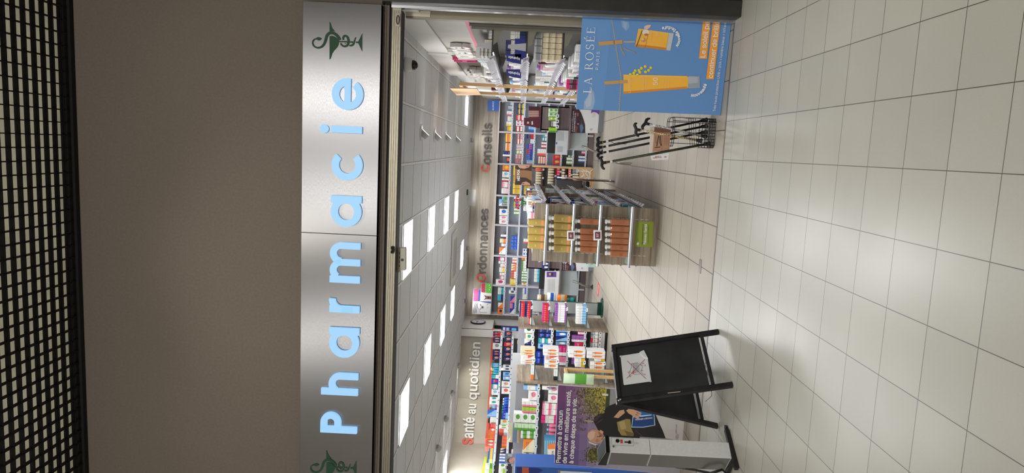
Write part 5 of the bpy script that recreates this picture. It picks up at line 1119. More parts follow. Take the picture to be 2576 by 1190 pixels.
obj('printed_lettering', mb, r1)
# baby care on the near row
G2 = [1.19, .875, .6, .35]
for k, L in enumerate(([((605, 55, 752, 112), 1, 1, 'white', 'lightblue', 4), ((670, 118, 750, 250), 1, 1, 'white', 'pink', 2), ((585, 255, 748, 332), 1, 2, 'white', 'pink', 1), ((585, 335, 748, 410), 1, 2, 'lime', 'pink', 1), ((475, 415, 745, 540), 1, 3, 'white', 'green', 2), ((485, 548, 742, 640), 1, 3, 'palegreen', 'green', 1), ((570, 645, 738, 745), 2, 2, 'green', 'white', 4), ((600, 750, 735, 930), 1, 1, 'cream', 'orange', 3), ((560, 932, 732, 1045), 1, 2, 'offwhite', 'grey', 4)],
  [((845, 58, 930, 110), 1, 1, 'white', 'violet', 2), ((930, 58, 1035, 160), 1, 1, 'white', 'pink', 2), ((925, 168, 1034, 282), 1, 1, 'white', 'pink', 2), ((850, 288, 1030, 440), 2, 2, 'white', 'pink', 4), ((835, 445, 1025, 545), 2, 1, 'offwhite', 'magenta', 4), ((905, 550, 1020, 740), 3, 1, 'pink', 'lightblue', 4)])):
    for it_ in L:
        kd = 'bottle' if it_[1] == 3 else 'box'
        G(r2, W2_, P2, G2, k, z8, *it_, kd)
for k, x0, x1, c1, c2 in ((2, -4.2, -3.7, 'white', 'coral'), (2, -5.0, -4.3, 'red', 'white'), (3, -4.2, -3.7, 'lightblue', 'white')):
    xp = XY((x0, R2Y - .01), (x1, R2Y - .01)); xp.n = Vector((0, -1, 0)); run(W2_, ORD[k], xp, None, (G2[k] + .16, x1 - x0, G2[k], 0), 5, 1, c1, c2, 1, z=G2[k], pos='from the left')
p_ = Plane((0, R2Y - .03, 1), (0, -1, 0))
o = run(W2_, 'top', Plane((0, R2Y - .04, 1), (0, -1, 0)), z8, (395, 600, 560, 872), 1, 1, 'beige', 'greyblue', 0, 'bag', word='clear bag of wipes', z=1.46, depth=.08)
for ob in [x for x in C.objects if x.get('label', '').find('bag of wipes') > 0]: ob.location.z = P2.px(*z8(560, 740)).z; ob.location.y = R2Y + .12; ob.scale.z = .19
o = thing('baby_care_card', 'flat grey blue card with a baby portrait on the near left gondola', 'display card', p_.px(*z8(510, 1000)))
q = [p_.px(*z8(*p)) for p in ((368, 935), (512, 945), (508, 1078), (360, 1068))]; q[1].z = q[2].z = 1.19; s = MB(mat('card_greyblue', (128, 138, 156), .5)); s.prism(q, (0, .006, 0)); obj('card', s, o)
mb = MB(); art(mb, p_, [((176, 182, 194), [(405, 940), (460, 944), (456, 978), (402, 974)]), disc(420, 1030, 30, (74, 50, 42)), disc(445, 1030, 30, (206, 150, 130)), disc(478, 1010, 24, (206, 150, 130)), disc(442, 1018, 4, (30, 20, 20)), disc(444, 1044, 4, (30, 20, 20)), disc(462, 1032, 4, (170, 90, 80))], z8, .002, .0003); obj('printed_baby', mb, o)
o = run(W2_, 'fifth', Plane((0, R2Y - .1, 1), (0, -1, 0)), z8, (500, 1040, 745, 1180), 1, 1, 'lightblue', 'blue', 0, 'bag', word='crinkled plastic bag', z=1.19, depth=.12)
# big blue wipes box behind the poster
o = thing('wipes_display', 'blue striped display box with a cream and orange card beside the purple poster', 'display box', (-4.4, R2Y - .2, .0))
p_ = Plane((0, R2Y - .25, 1), (0, -1, 0)); q = [p_.px(*z8(*p)) for p in ((880, 765), (1090, 790), (1060, 1120), (878, 1112))]; q[1].z = q[2].z = .003
s = MB(mat('box_cyan', (70, 150, 190), .45)); s.prism(q, (0, .22, 0)); obj('box', s, o)
mb = MB(); it = [((206, 234, 240), [(884 + k * 26, 770), (892 + k * 26, 770), (888 + k * 26, 1110), (880 + k * 26, 1110)]) for k in range(6)] + [((196, 40, 50), [(890, 960), (915, 945), (915, 1020), (885, 1000)]), ((232, 226, 214), [(930, 815), (1060, 805), (1060, 1110), (985, 1100), (935, 1070), (922, 1000), (920, 870)]), ((240, 130, 60), [(930, 812), (1060, 800), (1060, 878), (918, 880)])]
art(mb, p_, it, z8, .002, .0004); mb.use(mat('print_dark')); ptext(mb, 'MEMOCERVICAL', p_, z8(995, 1085), z8(995, 895), off=.008, bold=.01, hs=1.3); obj('printed_design', mb, o)
# blue cardboard display at the very left
o = thing('cardboard_display', 'blue cardboard floor display with orange label, at the left edge beside the terminal', 'display stand', (-3.4, 6.75, 0))
p_ = Plane((0, 6.6, 1), (0, -1, 0)); q = [p_.px(1296, 1173.5), p_.px(1700, 1187), p_.px(1700, 1290), p_.px(1290, 1270)]; q[1].z = q[2].z = .003
s = MB(mat('display_blue', (52, 96, 176), .45)); s.prism(q, (0, .3, 0)); obj('carton_body', s, o)
mb = MB(); zb = ZT(1300, 1040, 7.935)
art(mb, p_, [((34, 50, 130), [(0, 1075), (430, 1095), (530, 1140), (430, 1190), (0, 1190)]), ((208, 96, 60), [(105, 1072), (240, 1080), (240, 1200), (105, 1200)]), ((210, 210, 205), [(870, 1148), (1500, 1178), (1500, 1300), (870, 1300)]), ((120, 120, 130), [(820, 1130), (870, 1135), (870, 1300), (820, 1300)])], zb, .002, .0004); obj('printed_design', mb, o)
# ---- end panel glass shelves and their boxes ----
def end_shelves(u, xa, xb, y0, y1, zs_):
    for z in zs_:
        g = obj('glass_shelf', MB(glassmat()).box(xa, xb, y0, y1, z - .01, z), u)
        s = MB(mat('clear_bracket', (200, 206, 204), .3)); s.prism([(xa, y0 + .05, z - .01), (xb - .12, y0 + .05, z - .01), (xa, y0 + .05, z - .07)], (0, .004, 0)); obj('bracket', s, g)
        obj('dark_edge', MB(mat('glass_edge', (40, 70, 62), .2)).box(xa, xb, y0 - .003, y0, z - .01, z), g)
z6 = ZT(1240, 640, 5.95)
E1 = [1.287, 1.0, .706, .363]
E1 = [Plane((0, 11.36, 1), (0, -1, 0)).px(*z6(a, 900)).z for a in (578, 838, 1104, 1402)]
end_shelves(r1, -2.964, -2.66, 11.36, 11.95, E1)
PE = Plane((0, 11.37, 1), (0, -1, 0)); WE = 'far oak end panel'
for k, (T, L) in enumerate(((z6, [((395, 735, 578, 940), 7, 2, 'red', 'navy', 4)]), (z6, [((740, 760, 838, 1020), 8, 1, 'red', 'magenta', 4)]), (z6, [((925, 760, 1104, 1020), 8, 1, 'white', 'violet', 4)]), (z6, [((1245, 775, 1402, 1045), 7, 1, 'white', 'lightblue', 0)]))):
    for rect, n, m, c1, c2, st in L: run(WE, ORD[k], PE, T, rect, n, m, c1, c2, st, z=E1[k], depth=.2)
    for j in range(4): ptag(r1, (-2.645, 11.36 + j * .14, E1[k] + .0), (.5, -.6), .06, .035, -.6)
run(WE, 'first', Plane((0, 11.40, 1), (0, -1, 0)), z6, (535, 946, 578, 1052), 1, 1, 'red', 'white', 0, z=E1[0], depth=.1, word='lying carton')
E2 = [Plane((0, 10.2, 1), (0, -1, 0)).px(*z7(a, 700)).z for a in (742, 1098, 1498, 1795)]
end_shelves(r2, -3.52, -3.22, 10.2, 10.85, E2)
PE2 = Plane((0, 10.21, 1), (0, -1, 0)); WE2 = 'near oak end panel'
for k, L in enumerate(([((530, 475, 740, 560), 2, 1, 'cream', 'orange', 2), ((640, 565, 738, 620), 1, 1, 'white', 'coral', 3), ((535, 625, 738, 692), 2, 1, 'white', 'orange', 2)],
    [((870, 465, 1095, 570), 2, 1, 'white', 'orange', 2), ((965, 575, 1096, 625), 1, 1, 'white', 'coral', 3), ((890, 630, 1097, 755), 2, 1, 'white', 'orange', 2)],
    [((1250, 480, 1492, 600), 2, 1, 'white', 'orange', 2), ((1350, 605, 1496, 740), 2, 1, 'white', 'gold', 0)],
    [((1522, 505, 1792, 610), 2, 1, 'white', 'orange', 2), ((1640, 615, 1793, 650), 1, 1, 'white', 'gold', 0), ((1570, 655, 1795, 782), 2, 1, 'white', 'orange', 2)])):
    for rect, n, m, c1, c2, st in L: run(WE2, ORD[k], PE2, z7, rect, n, m, c1, c2, st, z=E2[k], depth=.22)
    for j in range(4): ptag(r2, (-3.20, 10.2 + j * .13, E2[k] + .01), (.5, -.6), .06, .04, -.6)
run(WE2, 'first', Plane((0, 10.24, 1), (0, -1, 0)), z7, (690, 700, 742, 935), 1, 1, 'white', 'orange', 1, z=E2[0], depth=.1, word='lying carton')
run(WE2, 'second', Plane((0, 10.24, 1), (0, -1, 0)), z7, (1030, 762, 1097, 940), 1, 1, 'white', 'black', 1, z=E2[1], depth=.1, word='lying carton')
# wooden frame stand with hanging green pack
o = thing('wooden_stand', 'slim natural wood frame stand in front of the near oak end panel', 'stand', (-3.22, 9.75, 0))
s = MB(m_natural); s.box(-3.24, -3.20, 9.87, 9.91, 0, .78); obj('post', s, o); s = MB(m_natural); s.box(-3.24, -3.20, 9.60, 9.64, 0, .78); obj('post', s, o)
s = MB(m_natural); s.box(-3.24, -3.20, 9.60, 9.91, .78, .82); obj('top_rail', s, o); s = MB(m_natural); s.box(-3.30, -3.14, 9.56, 9.95, 0.001, .02); obj('foot', s, o)
pk = Plane((0, 9.5, .5), (0, -1, 0))
q = [pk.px(*z7(*p)) for p in ((1165, 850), (1630, 865), (1640, 1020), (1190, 1005))]
w_ = abs(q[0].x - q[3].x); me = shape_mesh('bag', 'palegreen', 'green'); b = bpy.data.objects.new('packet', me); C.objects.link(b); zt = (q[0].z + q[3].z) / 2; zb_ = (q[1].z + q[2].z) / 2
b.location = ((q[1].x + q[2].x) / 2, 9.52, zb_); b.scale = (w_, .07, zt - zb_); tag(b, 'white and green plastic pack hanging from the natural wood frame stand', 'packet')
o = thing('pack_hanger', 'thin white cord holding the green pack on the wooden stand', 'cord', (-3.22, 9.56, .8)); s = MB(mat('cord_white', (220, 220, 216), .6)); s.tube([(-3.22, 9.62, .83), (-3.24, 9.57, .80), (q[0].x + w_ / 2, 9.56, zt - .005)], .003, 6); obj('loop', s, o)
# glass display stand with green base
gp = Plane((0, 12.26, 1), (0, -1, 0)); o = thing('glass_stand', 'freestanding frosted glass column with dark green edges and round base', 'display stand', (-2.80, 12.26, 0))
obj('glass_panel', MB(mat('frosted_glass', (196, 202, 202), .25, alpha=.75)).box(-2.935, -2.72, 12.255, 12.265, .02, 1.53), o)
ge = mat('green_glass_edge', (16, 66, 48), .2)
for x in (-2.935, -2.715): obj('edge', MB(ge).box(x - .005, x + .003, 12.25, 12.27, .02, 1.53), o)
obj('edge', MB(ge).box(-2.94, -2.712, 12.25, 12.27, 1.53, 1.545), o)
obj('round_base', MB(ge).lathe((-2.8, 12.26, 0), [(.175, 0), (.185, .006), (.175, .02), (.05, .026)], 32), o)
obj('foot_bracket', MB(ge).box(-2.94, -2.70, 12.24, 12.28, .02, .09), o)
z9 = ZT(1300, 640, 7.436)
for i, (rect, c1, c2, lab) in enumerate((((390, 762, 565, 880), 'beige', 'brown', 'brown paper pouch hanging near the top of the glass column'), ((762, 762, 940, 890), 'orange', 'beige', 'orange edged pouch hanging on the middle of the glass column'), ((945, 820, 1110, 900), 'darkgreen', 'teal', 'dark green pouch hanging low on the glass column'), ((575, 730, 730, 880), 'white', 'blue', 'white and blue speckled pouch on the glass column between brown ones'))):
    a, c_ = gp.px(*z9(rect[0], rect[1])), gp.px(*z9(rect[2], rect[3])); b = bpy.data.objects.new('pouch', shape_mesh('bag', c1, c2)); C.objects.link(b)
    b.location = ((a.x + c_.x) / 2, 12.3, c_.z); b.scale = (abs(a.x - c_.x), .06, a.z - c_.z); tag(b, lab, 'pouch')
# ================= counters =================
def counter(label, xc0, xc1, Y, ztop, zdesk, xdesk, ypos, px_poster, T, kneex):
    u = thing('service_counter', label, 'counter', ((xc0 + xc1) / 2, Y + .3, 0))
    s = MB(m_purp); s.box(xc0, xc1, Y, Y + .03, zdesk, ztop); s.box(xc0, xc0 + .025, Y, Y + .45, zdesk, ztop); s.box(xc1 - .025, xc1, Y, Y + .45, zdesk, ztop); s.box(xc0, xc1, Y, Y + .45, ztop - .03, ztop)
    obj('hutch', s, u, bevel=.002)
    s = MB(m_purp); s.box(xc0, xc1, Y + .01, Y + .5, .1, zdesk - .035); obj('cabinet', s, u)
    obj('plinth', MB(mat('counter_plinth', (116, 118, 122), .4)).box(xc0 + .02, xc1 + .02, Y - .02, Y + .5, 0, .1), u)
    s = MB(m_purp); s.box(xdesk, xc1 + .02, Y - .12, Y + .55, zdesk - .035, zdesk); obj('desk_top', s, u, bevel=.006)
    s = MB(mat('grey_curved_panel', (164, 172, 174), .35)); n = 10
    f = [(xdesk + .0 + (xc0 - xdesk) * q / n, Y + .05) for q in range(n + 1)]
    bot = lambda q: .33 - .06 * (q / n)
    s.prism([(x, y, zdesk - .036) for x, y in (f[0], f[-1])] + [(f[q][0], f[q][1], bot(n - q)) for q in range(n, -1, -1)], (0, .012, 0)); obj('modesty_panel', s, u)
    s = MB(mat('grey_metal_leg', (130, 128, 118), .35, .6)); s.tube([(kneex, Y - .1, .42), (kneex - .03, Y - .12, .3), (kneex - .08, Y - .14, .2), (kneex - .1, Y - .15, .1), (kneex - .1, Y - .15, .01)], .022, 10); obj('curved_leg', s, u, smooth=True)
    obj('leg_foot', MB(mat('matte_black')).cyl((kneex - .1, Y - .15, 0), (kneex - .1, Y - .15, .02), .05), u)
    pp = Plane((0, Y - .004, 1), (0, -1, 0)); return u, pp
cr, ppr = counter('right purple wood service counter with purple health poster on its front', .40, .88, 13.87, 1.255, .69, .03, 0, None, None, .12)
cl_, ppl = counter('left purple wood service counter with health poster, beside the oak end panel', -2.46, -1.98, 14.12, 1.39, .70, -3.0, 0, None, None, -2.66)
cm, ppm = counter('middle purple wood service counter partly seen behind the bottle gondola', -1.35, -.85, 14.1, 1.36, .70, -1.75, 0, None, None, -1.5)
def small_poster(pp, T, TL, TR, BR_, BL_, label):
    P4 = [pp.px(*T(*p), .004) for p in (TL, TR, BR_, BL_)]; o = thing('advertising_poster', label, 'poster', (P4[2] + P4[3]) / 2)
    obj('sheet', MB(mat('poster_white', (214, 214, 216), .5)).prism(P4, (0, .004, 0)), o); mb = MB()
    def U(u, v): # u along the height 0..1 top to bottom, v left to right
        a = Vector(TL).lerp(Vector(BL_), u); b = Vector(TR).lerp(Vector(BR_), u); q = a.lerp(b, v); return (q.x, q.y)
    arc = [(.47, 1), (.5, .85), (.54, .6), (.56, .35), (.57, 0)]
    it = [((76, 34, 74), [U(0, 0), U(0, 1), U(.28, 1), U(.28, 0)]), ((52, 28, 44), [U(.26, 0), U(.26, 1)] + [U(u - .0, v) for u, v in [(.3, 1), (.38, .85), (.47, .6), (.54, .35), (.57, 0)]]), ((120, 70, 60), [U(.2, .02), U(.26, .0), U(.3, .25), U(.22, .3)]), ((80, 110, 140), [U(.4, .02), U(.45, .02), U(.5, .22), U(.42, .45), (U(.36, .3))]), ((150, 90, 76), [U(.22, .85), U(.24, .7), U(.29, .72), U(.3, .85)]),
      disc(*U(.3, .38), 12 if T is not None else 3, (196, 130, 104)), ((40, 36, 36), [U(.33, .6), U(.37, .52), U(.43, .6), (U(.42, .75))]), ((60, 50, 54), [U(.34, .3), U(.4, .35), U(.46, .5), U(.4, .6)]), ((110, 60, 160), [U(.72, .85), U(.72, 1), U(.99, 1), U(.99, .8), U(.9, .9), U(.78, .92)]), ((206, 200, 190), [U(.76, .7), U(.76, .85), U(.84, .85), U(.84, .7)])]
    art(mb, pp, it, T, .0086, .0004); mb.use(mat('print_white'))
    class Q: n = pp.n; px = staticmethod(lambda x, y, off=0: pp.px(*T(x, y), off))
    for i, t_ in enumerate(('Permettre à chacun', 'de vivre en meilleure santé,', 'à chaque étape de sa vie.')):
        ptext(mb, t_, Q, U(.065 + i * .065, .05), U(.065 + i * .065, [.62, .93, .85][i]), off=.013, bold=.02)
    mb.use(mat('print_dark')); ptext(mb, 'C', Q, U(.8, .12), U(.8, .2), off=.013)
    obj('printed_design', mb, o); return o
small_poster(ppr, z1b, (780, 560), (800, 205), (1240, 225), (1210, 565), 'purple and white health poster on the right counter front')
small_poster(ppl, z9, (812, 300), (830, -60), (1355, -30), (1340, 318), 'purple and white health poster on the left counter front, behind the bottle gondola')
# things on and around the right counter
ug = obj('glass_shelf', MB(glassmat()).box(.41, .87, 13.72, 13.87, .95, .958), cr); UR = 'right counter'
Pg = Plane((0, 13.73, 1), (0, -1, 0))
def gz(T, a, b, P=Pg): return P.px(*T(a, b)).z
zz = gz(z1b, 612, 300)
bpy.data.objects[ug.name].location.z += zz - .958
for rect, n, m, c1, c2, st in (((478, 195, 610, 320), 2, 2, 'palegreen', 'green', 2), ((480, 325, 608, 375), 1, 2, 'lime', 'white', 2), ((520, 385, 605, 465), 2, 1, 'white', 'grey', 4), ((480, 480, 570, 555), 1, 3, 'lime', 'green', 1)):
    run(UR, 'glass', Pg, z1b, rect, n, m, c1, c2, st, z=zz, depth=.1)
for rect in ((590, 300, 625, 320), (590, 376, 620, 400), (590, 460, 620, 480)): q = Pg.px(*z1b((rect[0] + rect[2]) / 2, (rect[1] + rect[3]) / 2)); ptag(cr, (q.x, 13.715, q.z), (0, -1), .06, .06)
o = thing('maroon_display', 'maroon and white striped counter display on top of the right counter', 'display box', (.6, 13.95, 1.256))
p_ = Plane((0, 13.92, 1.3), (0, -1, 0)); q = [p_.px(*z1b(*p)) for p in ((180, 330), (180, 160), (350, 175), (345, 330))]; q[2].z = q[3].z = 1.256; s = MB(mat('maroon_board', (100, 30, 48), .5)); s.prism(q, (0, .12, 0)); obj('stack', s, o)
mb = MB(); it = []
for k in range(6): it.append(((236, 206, 190), [(180, 232 + k * 16), (330, 232 + k * 16), (330, 238 + k * 16), (180, 238 + k * 16)]))
it += [((60, 16, 30), [(185, 165), (340, 165), (340, 222), (185, 222)])]; art(mb, p_, it, z1b, .002, .0003); obj('stripes', mb, o)
o = thing('maroon_card', 'maroon counter card with a woman portrait, left of the striped display', 'display card', (.42, 13.9, 1.256)); q = [p_.px(*z1b(*p)) for p in ((105, 445), (108, 335), (330, 330), (325, 495))]; q[2].z = q[3].z = 1.256
obj('card', MB(mat('maroon_dark', (84, 22, 44), .5)).prism(q, (0, .004, 0)), o); mb = MB(); art(mb, p_, [disc(165, 395, 30, (40, 24, 22)), disc(168, 408, 18, (214, 160, 136)), ((220, 210, 206), [(220, 390), (240, 385), (242, 435), (222, 440)])], z1b, .002, .0003); obj('printed_portrait', mb, o)
o = thing('counter_notice', 'grey notice panels standing on the right counter desk', 'notice', (.2, 13.8, .70)); p_ = Plane((0, 13.82, 1), (0, -1, 0)); q = [p_.px(*z1b(*p)) for p in ((570, 885), (590, 520), (735, 525), (735, 890))]; q[2].z = q[3].z = .692
obj('board', MB(mat('notice_grey', (192, 194, 198), .5)).prism(q, (0, .006, 0)), o); mb = MB(); it = [((60, 90, 170), [(585, 700), (605, 698), (605, 730), (585, 732)])]
for k in range(7): it.append(((140, 142, 150), [(600 + k * 16, 540), (604 + k * 16, 540), (602 + k * 16, 680), (598 + k * 16, 680)])); it.append(((140, 142, 150), [(610 + k * 12, 760), (613 + k * 12, 760), (611 + k * 12, 850), (608 + k * 12, 850)]))
art(mb, p_, it, z1b, .002, .0003); obj('printed_lines', mb, o)
def monitor(x, y, z, w_, label):
    o = thing('monitor', label, 'monitor', (x, y, z)); obj('screen_back', MB(mat('matte_black')).box(x - w_ / 2, x + w_ / 2, y, y + .03, z + .08, z + .4), o, bevel=.005)
    obj('stand', MB(mat('matte_black')).box(x - .03, x + .03, y + .03, y + .06, z + .006, z + .3).box(x - .12, x + .12, y - .02, y + .14, z, z + .008), o)
monitor(.16, 14.1, .691, .42, 'black computer monitor behind the notices of the right counter')
monitor(-2.72, 14.42, .701, .45, 'black computer monitor on the left counter, seen from behind')
o = thing('counter_notice', 'white notice sheets standing on the left counter desk', 'notice', (-2.68, 14.0, .701)); p_ = Plane((0, 14.04, 1), (0, -1, 0)); q = [p_.px(*z9(*p)) for p in ((540, 740), (515, 310), (745, 310), (735, 880))]; q[2].z = q[3].z = .702; q[0].z = q[1].z = max(q[0].z, 1.0)
obj('board', MB(mat('notice_white', (214, 214, 214), .5)).prism(q, (0, .006, 0)), o); mb = MB(); it = [((90, 60, 140), [(560, 325), (740, 325), (740, 425), (560, 425)]), ((206, 150, 130), [(600, 350), (640, 350), (640, 390), (600, 390)]), ((40, 30, 40), [(640, 345), (680, 345), (680, 400), (640, 400)]), ((70, 130, 190), [(580, 740), (730, 740), (730, 870), (580, 850)])]
for k in range(9): it.append(((150, 150, 158), [(580 + k * 16, 460), (583 + k * 16, 460), (583 + k * 16, 700), (580 + k * 16, 700)]))
art(mb, p_, it, z9, .002, .0003); obj('printed_lines', mb, o)
gl = obj('glass_shelf', MB(glassmat()).box(-2.45, -2.0, 13.97, 14.12, 0, .008), cl_); Pg2 = Plane((0, 13.98, 1), (0, -1, 0)); zz = gz(z9, 605, 200, Pg2); gl.location.z += zz
run('left counter', 'glass', Pg2, z9, (475, 150, 600, 280), 2, 1, 'navy', 'white', 2, z=zz, depth=.1)
run('left counter', 'upper', Plane((0, 14.2, 1), (0, -1, 0)), z9, (195, 60, 275, 255), 3, 1, 'white', 'violet', 2, z=1.391, depth=.1)
o = thing('floor_screen', 'low translucent plastic screen standing beside the left counter', 'screen', (-2.2, 13.9, 0)); obj('panel', MB(glassmat()).box(-2.32, -1.98, 13.80, 13.81, 0, .25), o)
# tulips on the middle counter
o = thing('flower_pot', 'potted red tulips with green leaves above the yellow bottles', 'potted flowers', (-1.1, 14.2, 1.361))
obj('pot', MB(mat('white_pot', (226, 222, 216), .4)).lathe((-1.1, 14.2, 1.361), [(.04, 0), (.05, .08), (.055, .085), (.05, .08)], 18), o, smooth=True)
s = MB(mat('leaf_green', (50, 130, 50), .5)); r = random.Random(2)
for k in range(14):
    a = k * .9; c = Vector((-1.1, 14.2, 1.44)); e = c + Vector((math.cos(a) * .1, math.sin(a) * .05, .06 + r.random() * .1)); s.bar(c, e, .022, .003)
obj('leaves', s, o)
for k in range(6):
    a = k * 1.05; c = Vector((-1.1, 14.2, 1.44)); e = c + Vector((math.cos(a) * .12, math.sin(a) * .05, .13 + r.random() * .1)); s = MB(mat('tulip_red', (190, 40, 60), .4)); s.ball(e, .024, sc_=(1, 1, 1.3)); obj('bloom', s, o, smooth=True)
    obj('stem', MB(mat('leaf_green')).tube([c, e], .003, 6), o)
# ================= chair beyond the centre gondola =================
o = thing('armchair', 'chrome cantilever chair with brown wooden armrests and black seat behind the gondola', 'chair', (-.70, 11.95, 0)); ch = mat('chrome')
for x in (-.47, -.93):
    obj('leg_frame', MB(ch).tube([(x, 12.35, .95), (x, 12.25, .42), (x, 12.2, .012), (x, 11.7, .012), (x, 11.72, .55), (x, 11.78, .64), (x, 12.1, .66)], .012, 10), o, smooth=True)
    s = MB(mat('brown_armrest', (120, 62, 30), .35)); s.tube([(x, 11.7, .1), (x, 11.68, .4), (x, 11.72, .62), (x, 11.85, .685), (x, 12.1, .69)], [.008, .014, .018, .02, .016], 10); obj('armrest', s, o, smooth=True)
obj('seat', MB(mat('black_leather', (26, 24, 26), .45)).box(-.91, -.49, 11.72, 12.2, .42, .49), o, bevel=.02); obj('backrest', MB(mat('black_leather')).obox((-.7, 12.3, .74), (.21, 0, 0), (0, .03, .01), (0, .06, .24)), o, bevel=.02)
# ================= wooden cosmetics display =================
z5 = ZT(1220, 400, 4.25); o = cos = thing('cosmetics_display', 'natural wood cosmetics display unit with a brown double portrait header', 'display unit', (-.59, 15.2, 0))
x0, x1, YD = -.83, -.34, 15.16
s = MB(m_natural); s.box(x0, x0 + .035, YD, BF - .03, .0, 1.38); obj('side_panel', s, o); s = MB(m_natural); s.box(x1 - .035, x1, YD, BF - .03, .0, 1.38); obj('side_panel', s, o)
s = MB(m_natural); s.box(x0 + .036, x1 - .036, YD, BF - .03, 0, .05); obj('base', s, o)
obj('back_panel', MB(m_greyback).box(x0 + .036, x1 - .036, BF - .06, BF - .03, .05, 1.38), o)
p_ = Plane((0, YD - .01, 1), (0, -1, 0)); q = [p_.px(*z5(*p)) for p in ((318, 275), (322, 65), (502, 68), (500, 285))]; obj('header', MB(mat('header_brown', (150, 108, 72), .5)).prism(q, (0, .02, 0)), o)
mb = MB(); it = [((62, 40, 30), [(322, 100), (330, 66), (500, 68), (500, 130), (420, 118), (360, 120)]), ((206, 156, 124), [(350, 68), (480, 68), (470, 90), (420, 104), (370, 98)]), ((150, 60, 60), [(440, 76), (470, 78), (460, 86), (440, 84)]), ((58, 38, 30), [(320, 275), (330, 215), (380, 195), (440, 200), (495, 235), (500, 285)]), ((200, 150, 116), [(385, 278), (400, 250), (440, 240), (480, 262), (485, 282)]), ((60, 40, 34), [(400, 262), (420, 258), (420, 266), (400, 270)])]
art(mb, p_, it, z5, .002, .0004); mb.use(mat('print_white')); ptext(mb, 'HEI POA', p_, z5(372, 232), z5(372, 112), off=.01, bold=.03, hs=1.2); obj('header_print', mb, o)
q = [p_.px(*z5(*p)) for p in ((1010, 275), (1008, 90), (1190, 95), (1185, 285))]; q[2].z = q[3].z = .05; obj('lower_panel', MB(m_natural).prism(q, (0, .02, 0)), o)
mb = MB(); it = []; r = random.Random(9)
for k in range(16):
    cx, cy, a, L_ = r.uniform(1040, 1150), r.uniform(120, 250), r.random() * 6.28, r.uniform(25, 50)
    it.append(((232, 226, 214), [(cx + L_ * u * math.cos(a) - v * math.sin(a), cy + L_ * u * math.sin(a) + v * math.cos(a)) for u, v in ((-1, 0), (-.4, 5), (.3, 6), (1, 0), (.3, -2), (-.4, -2))]))
art(mb, p_, it, z5, .002, .0002); obj('leaf_pattern', mb, o)
PD_ = Plane((0, YD + .004, 1), (0, -1, 0))
for k, (a0, a1, L) in enumerate(((540, 615, [(95, 130, 2, 'coral', 'red', 4), (135, 270, 5, 'beige', 'brown', 4)]), (672, 748, [(95, 270, 6, 'beige', 'brown', 0)]), (762, 800, [(95, 180, 3, 'red', 'pink', 2), (182, 265, 3, 'royal', 'white', 2)]), (812, 862, [(100, 262, 5, 'cream', 'brown', 4)]), (888, 918, [(95, 245, 6, 'coral', 'white', 2)]), (935, 1000, [(100, 150, 2, 'grey', 'silver', 0), (155, 240, 3, 'cream', 'brown', 1)]))):
    z = PD_.px(*z5(a1, 180)).z
    obj('shelf', MB(mat('display_shelf_dark', (70, 44, 36), .4)).box(x0 + .036, x1 - .036, YD, BF - .061, z - .014, z), o)
    for b0, b1, n, c1, c2, st in L:
        run('wooden cosmetics display', ORD[k], PD_, z5, (a0, b0, a1, b1), n, 1, c1, c2, st, 'tube' if k in (0, 1, 3) else 'box', z=z, depth=.06)
        q = PD_.px(*z5(a1, (b0 + b1) / 2)); ptag(cos, (q.x, YD - .006, z - .012), (0, -1), .036, .036)
# ================= centre gondola with bottles =================
GY, GX0, GX1, GT = 7.83, -1.272, -.602, 1.43
zg = ZT(1280, 460, 4.9575)
gon = thing('gondola', 'oak gondola in the middle of the shop, its end panel stacked with bottles', 'gondola', ((GX0 + GX1) / 2, 9.8, 0))
obj('end_panel', MB(m_oak).box(GX0, GX1, GY, GY + .035, 0, GT), gon, bevel=.003)
obj('divider', MB(m_oak).box(GX0, GX1, 9.86, 9.9, 0, GT), gon); obj('end_panel', MB(m_oak).box(GX0, GX1, 11.55, 11.585, 0, GT), gon)
xc = (GX0 + GX1) / 2
obj('spine', MB(m_oak).box(xc - .02, xc + .02, GY + .036, 9.859, .02, GT - .02).box(xc - .02, xc + .02, 9.901, 11.549, .02, GT - .02), gon)
obj('base', MB(mat('gondola_base', (150, 146, 138), .5)).box(GX0 + .03, GX1 - .03, GY + .036, 9.859, 0, .1).box(GX0 + .03, GX1 - .03, 9.901, 11.549, 0, .1), gon)
obj('top_board', MB(m_frost).box(GX0 + .05, GX1 - .05, GY + .05, 11.55, GT - .022, GT - .004), gon)
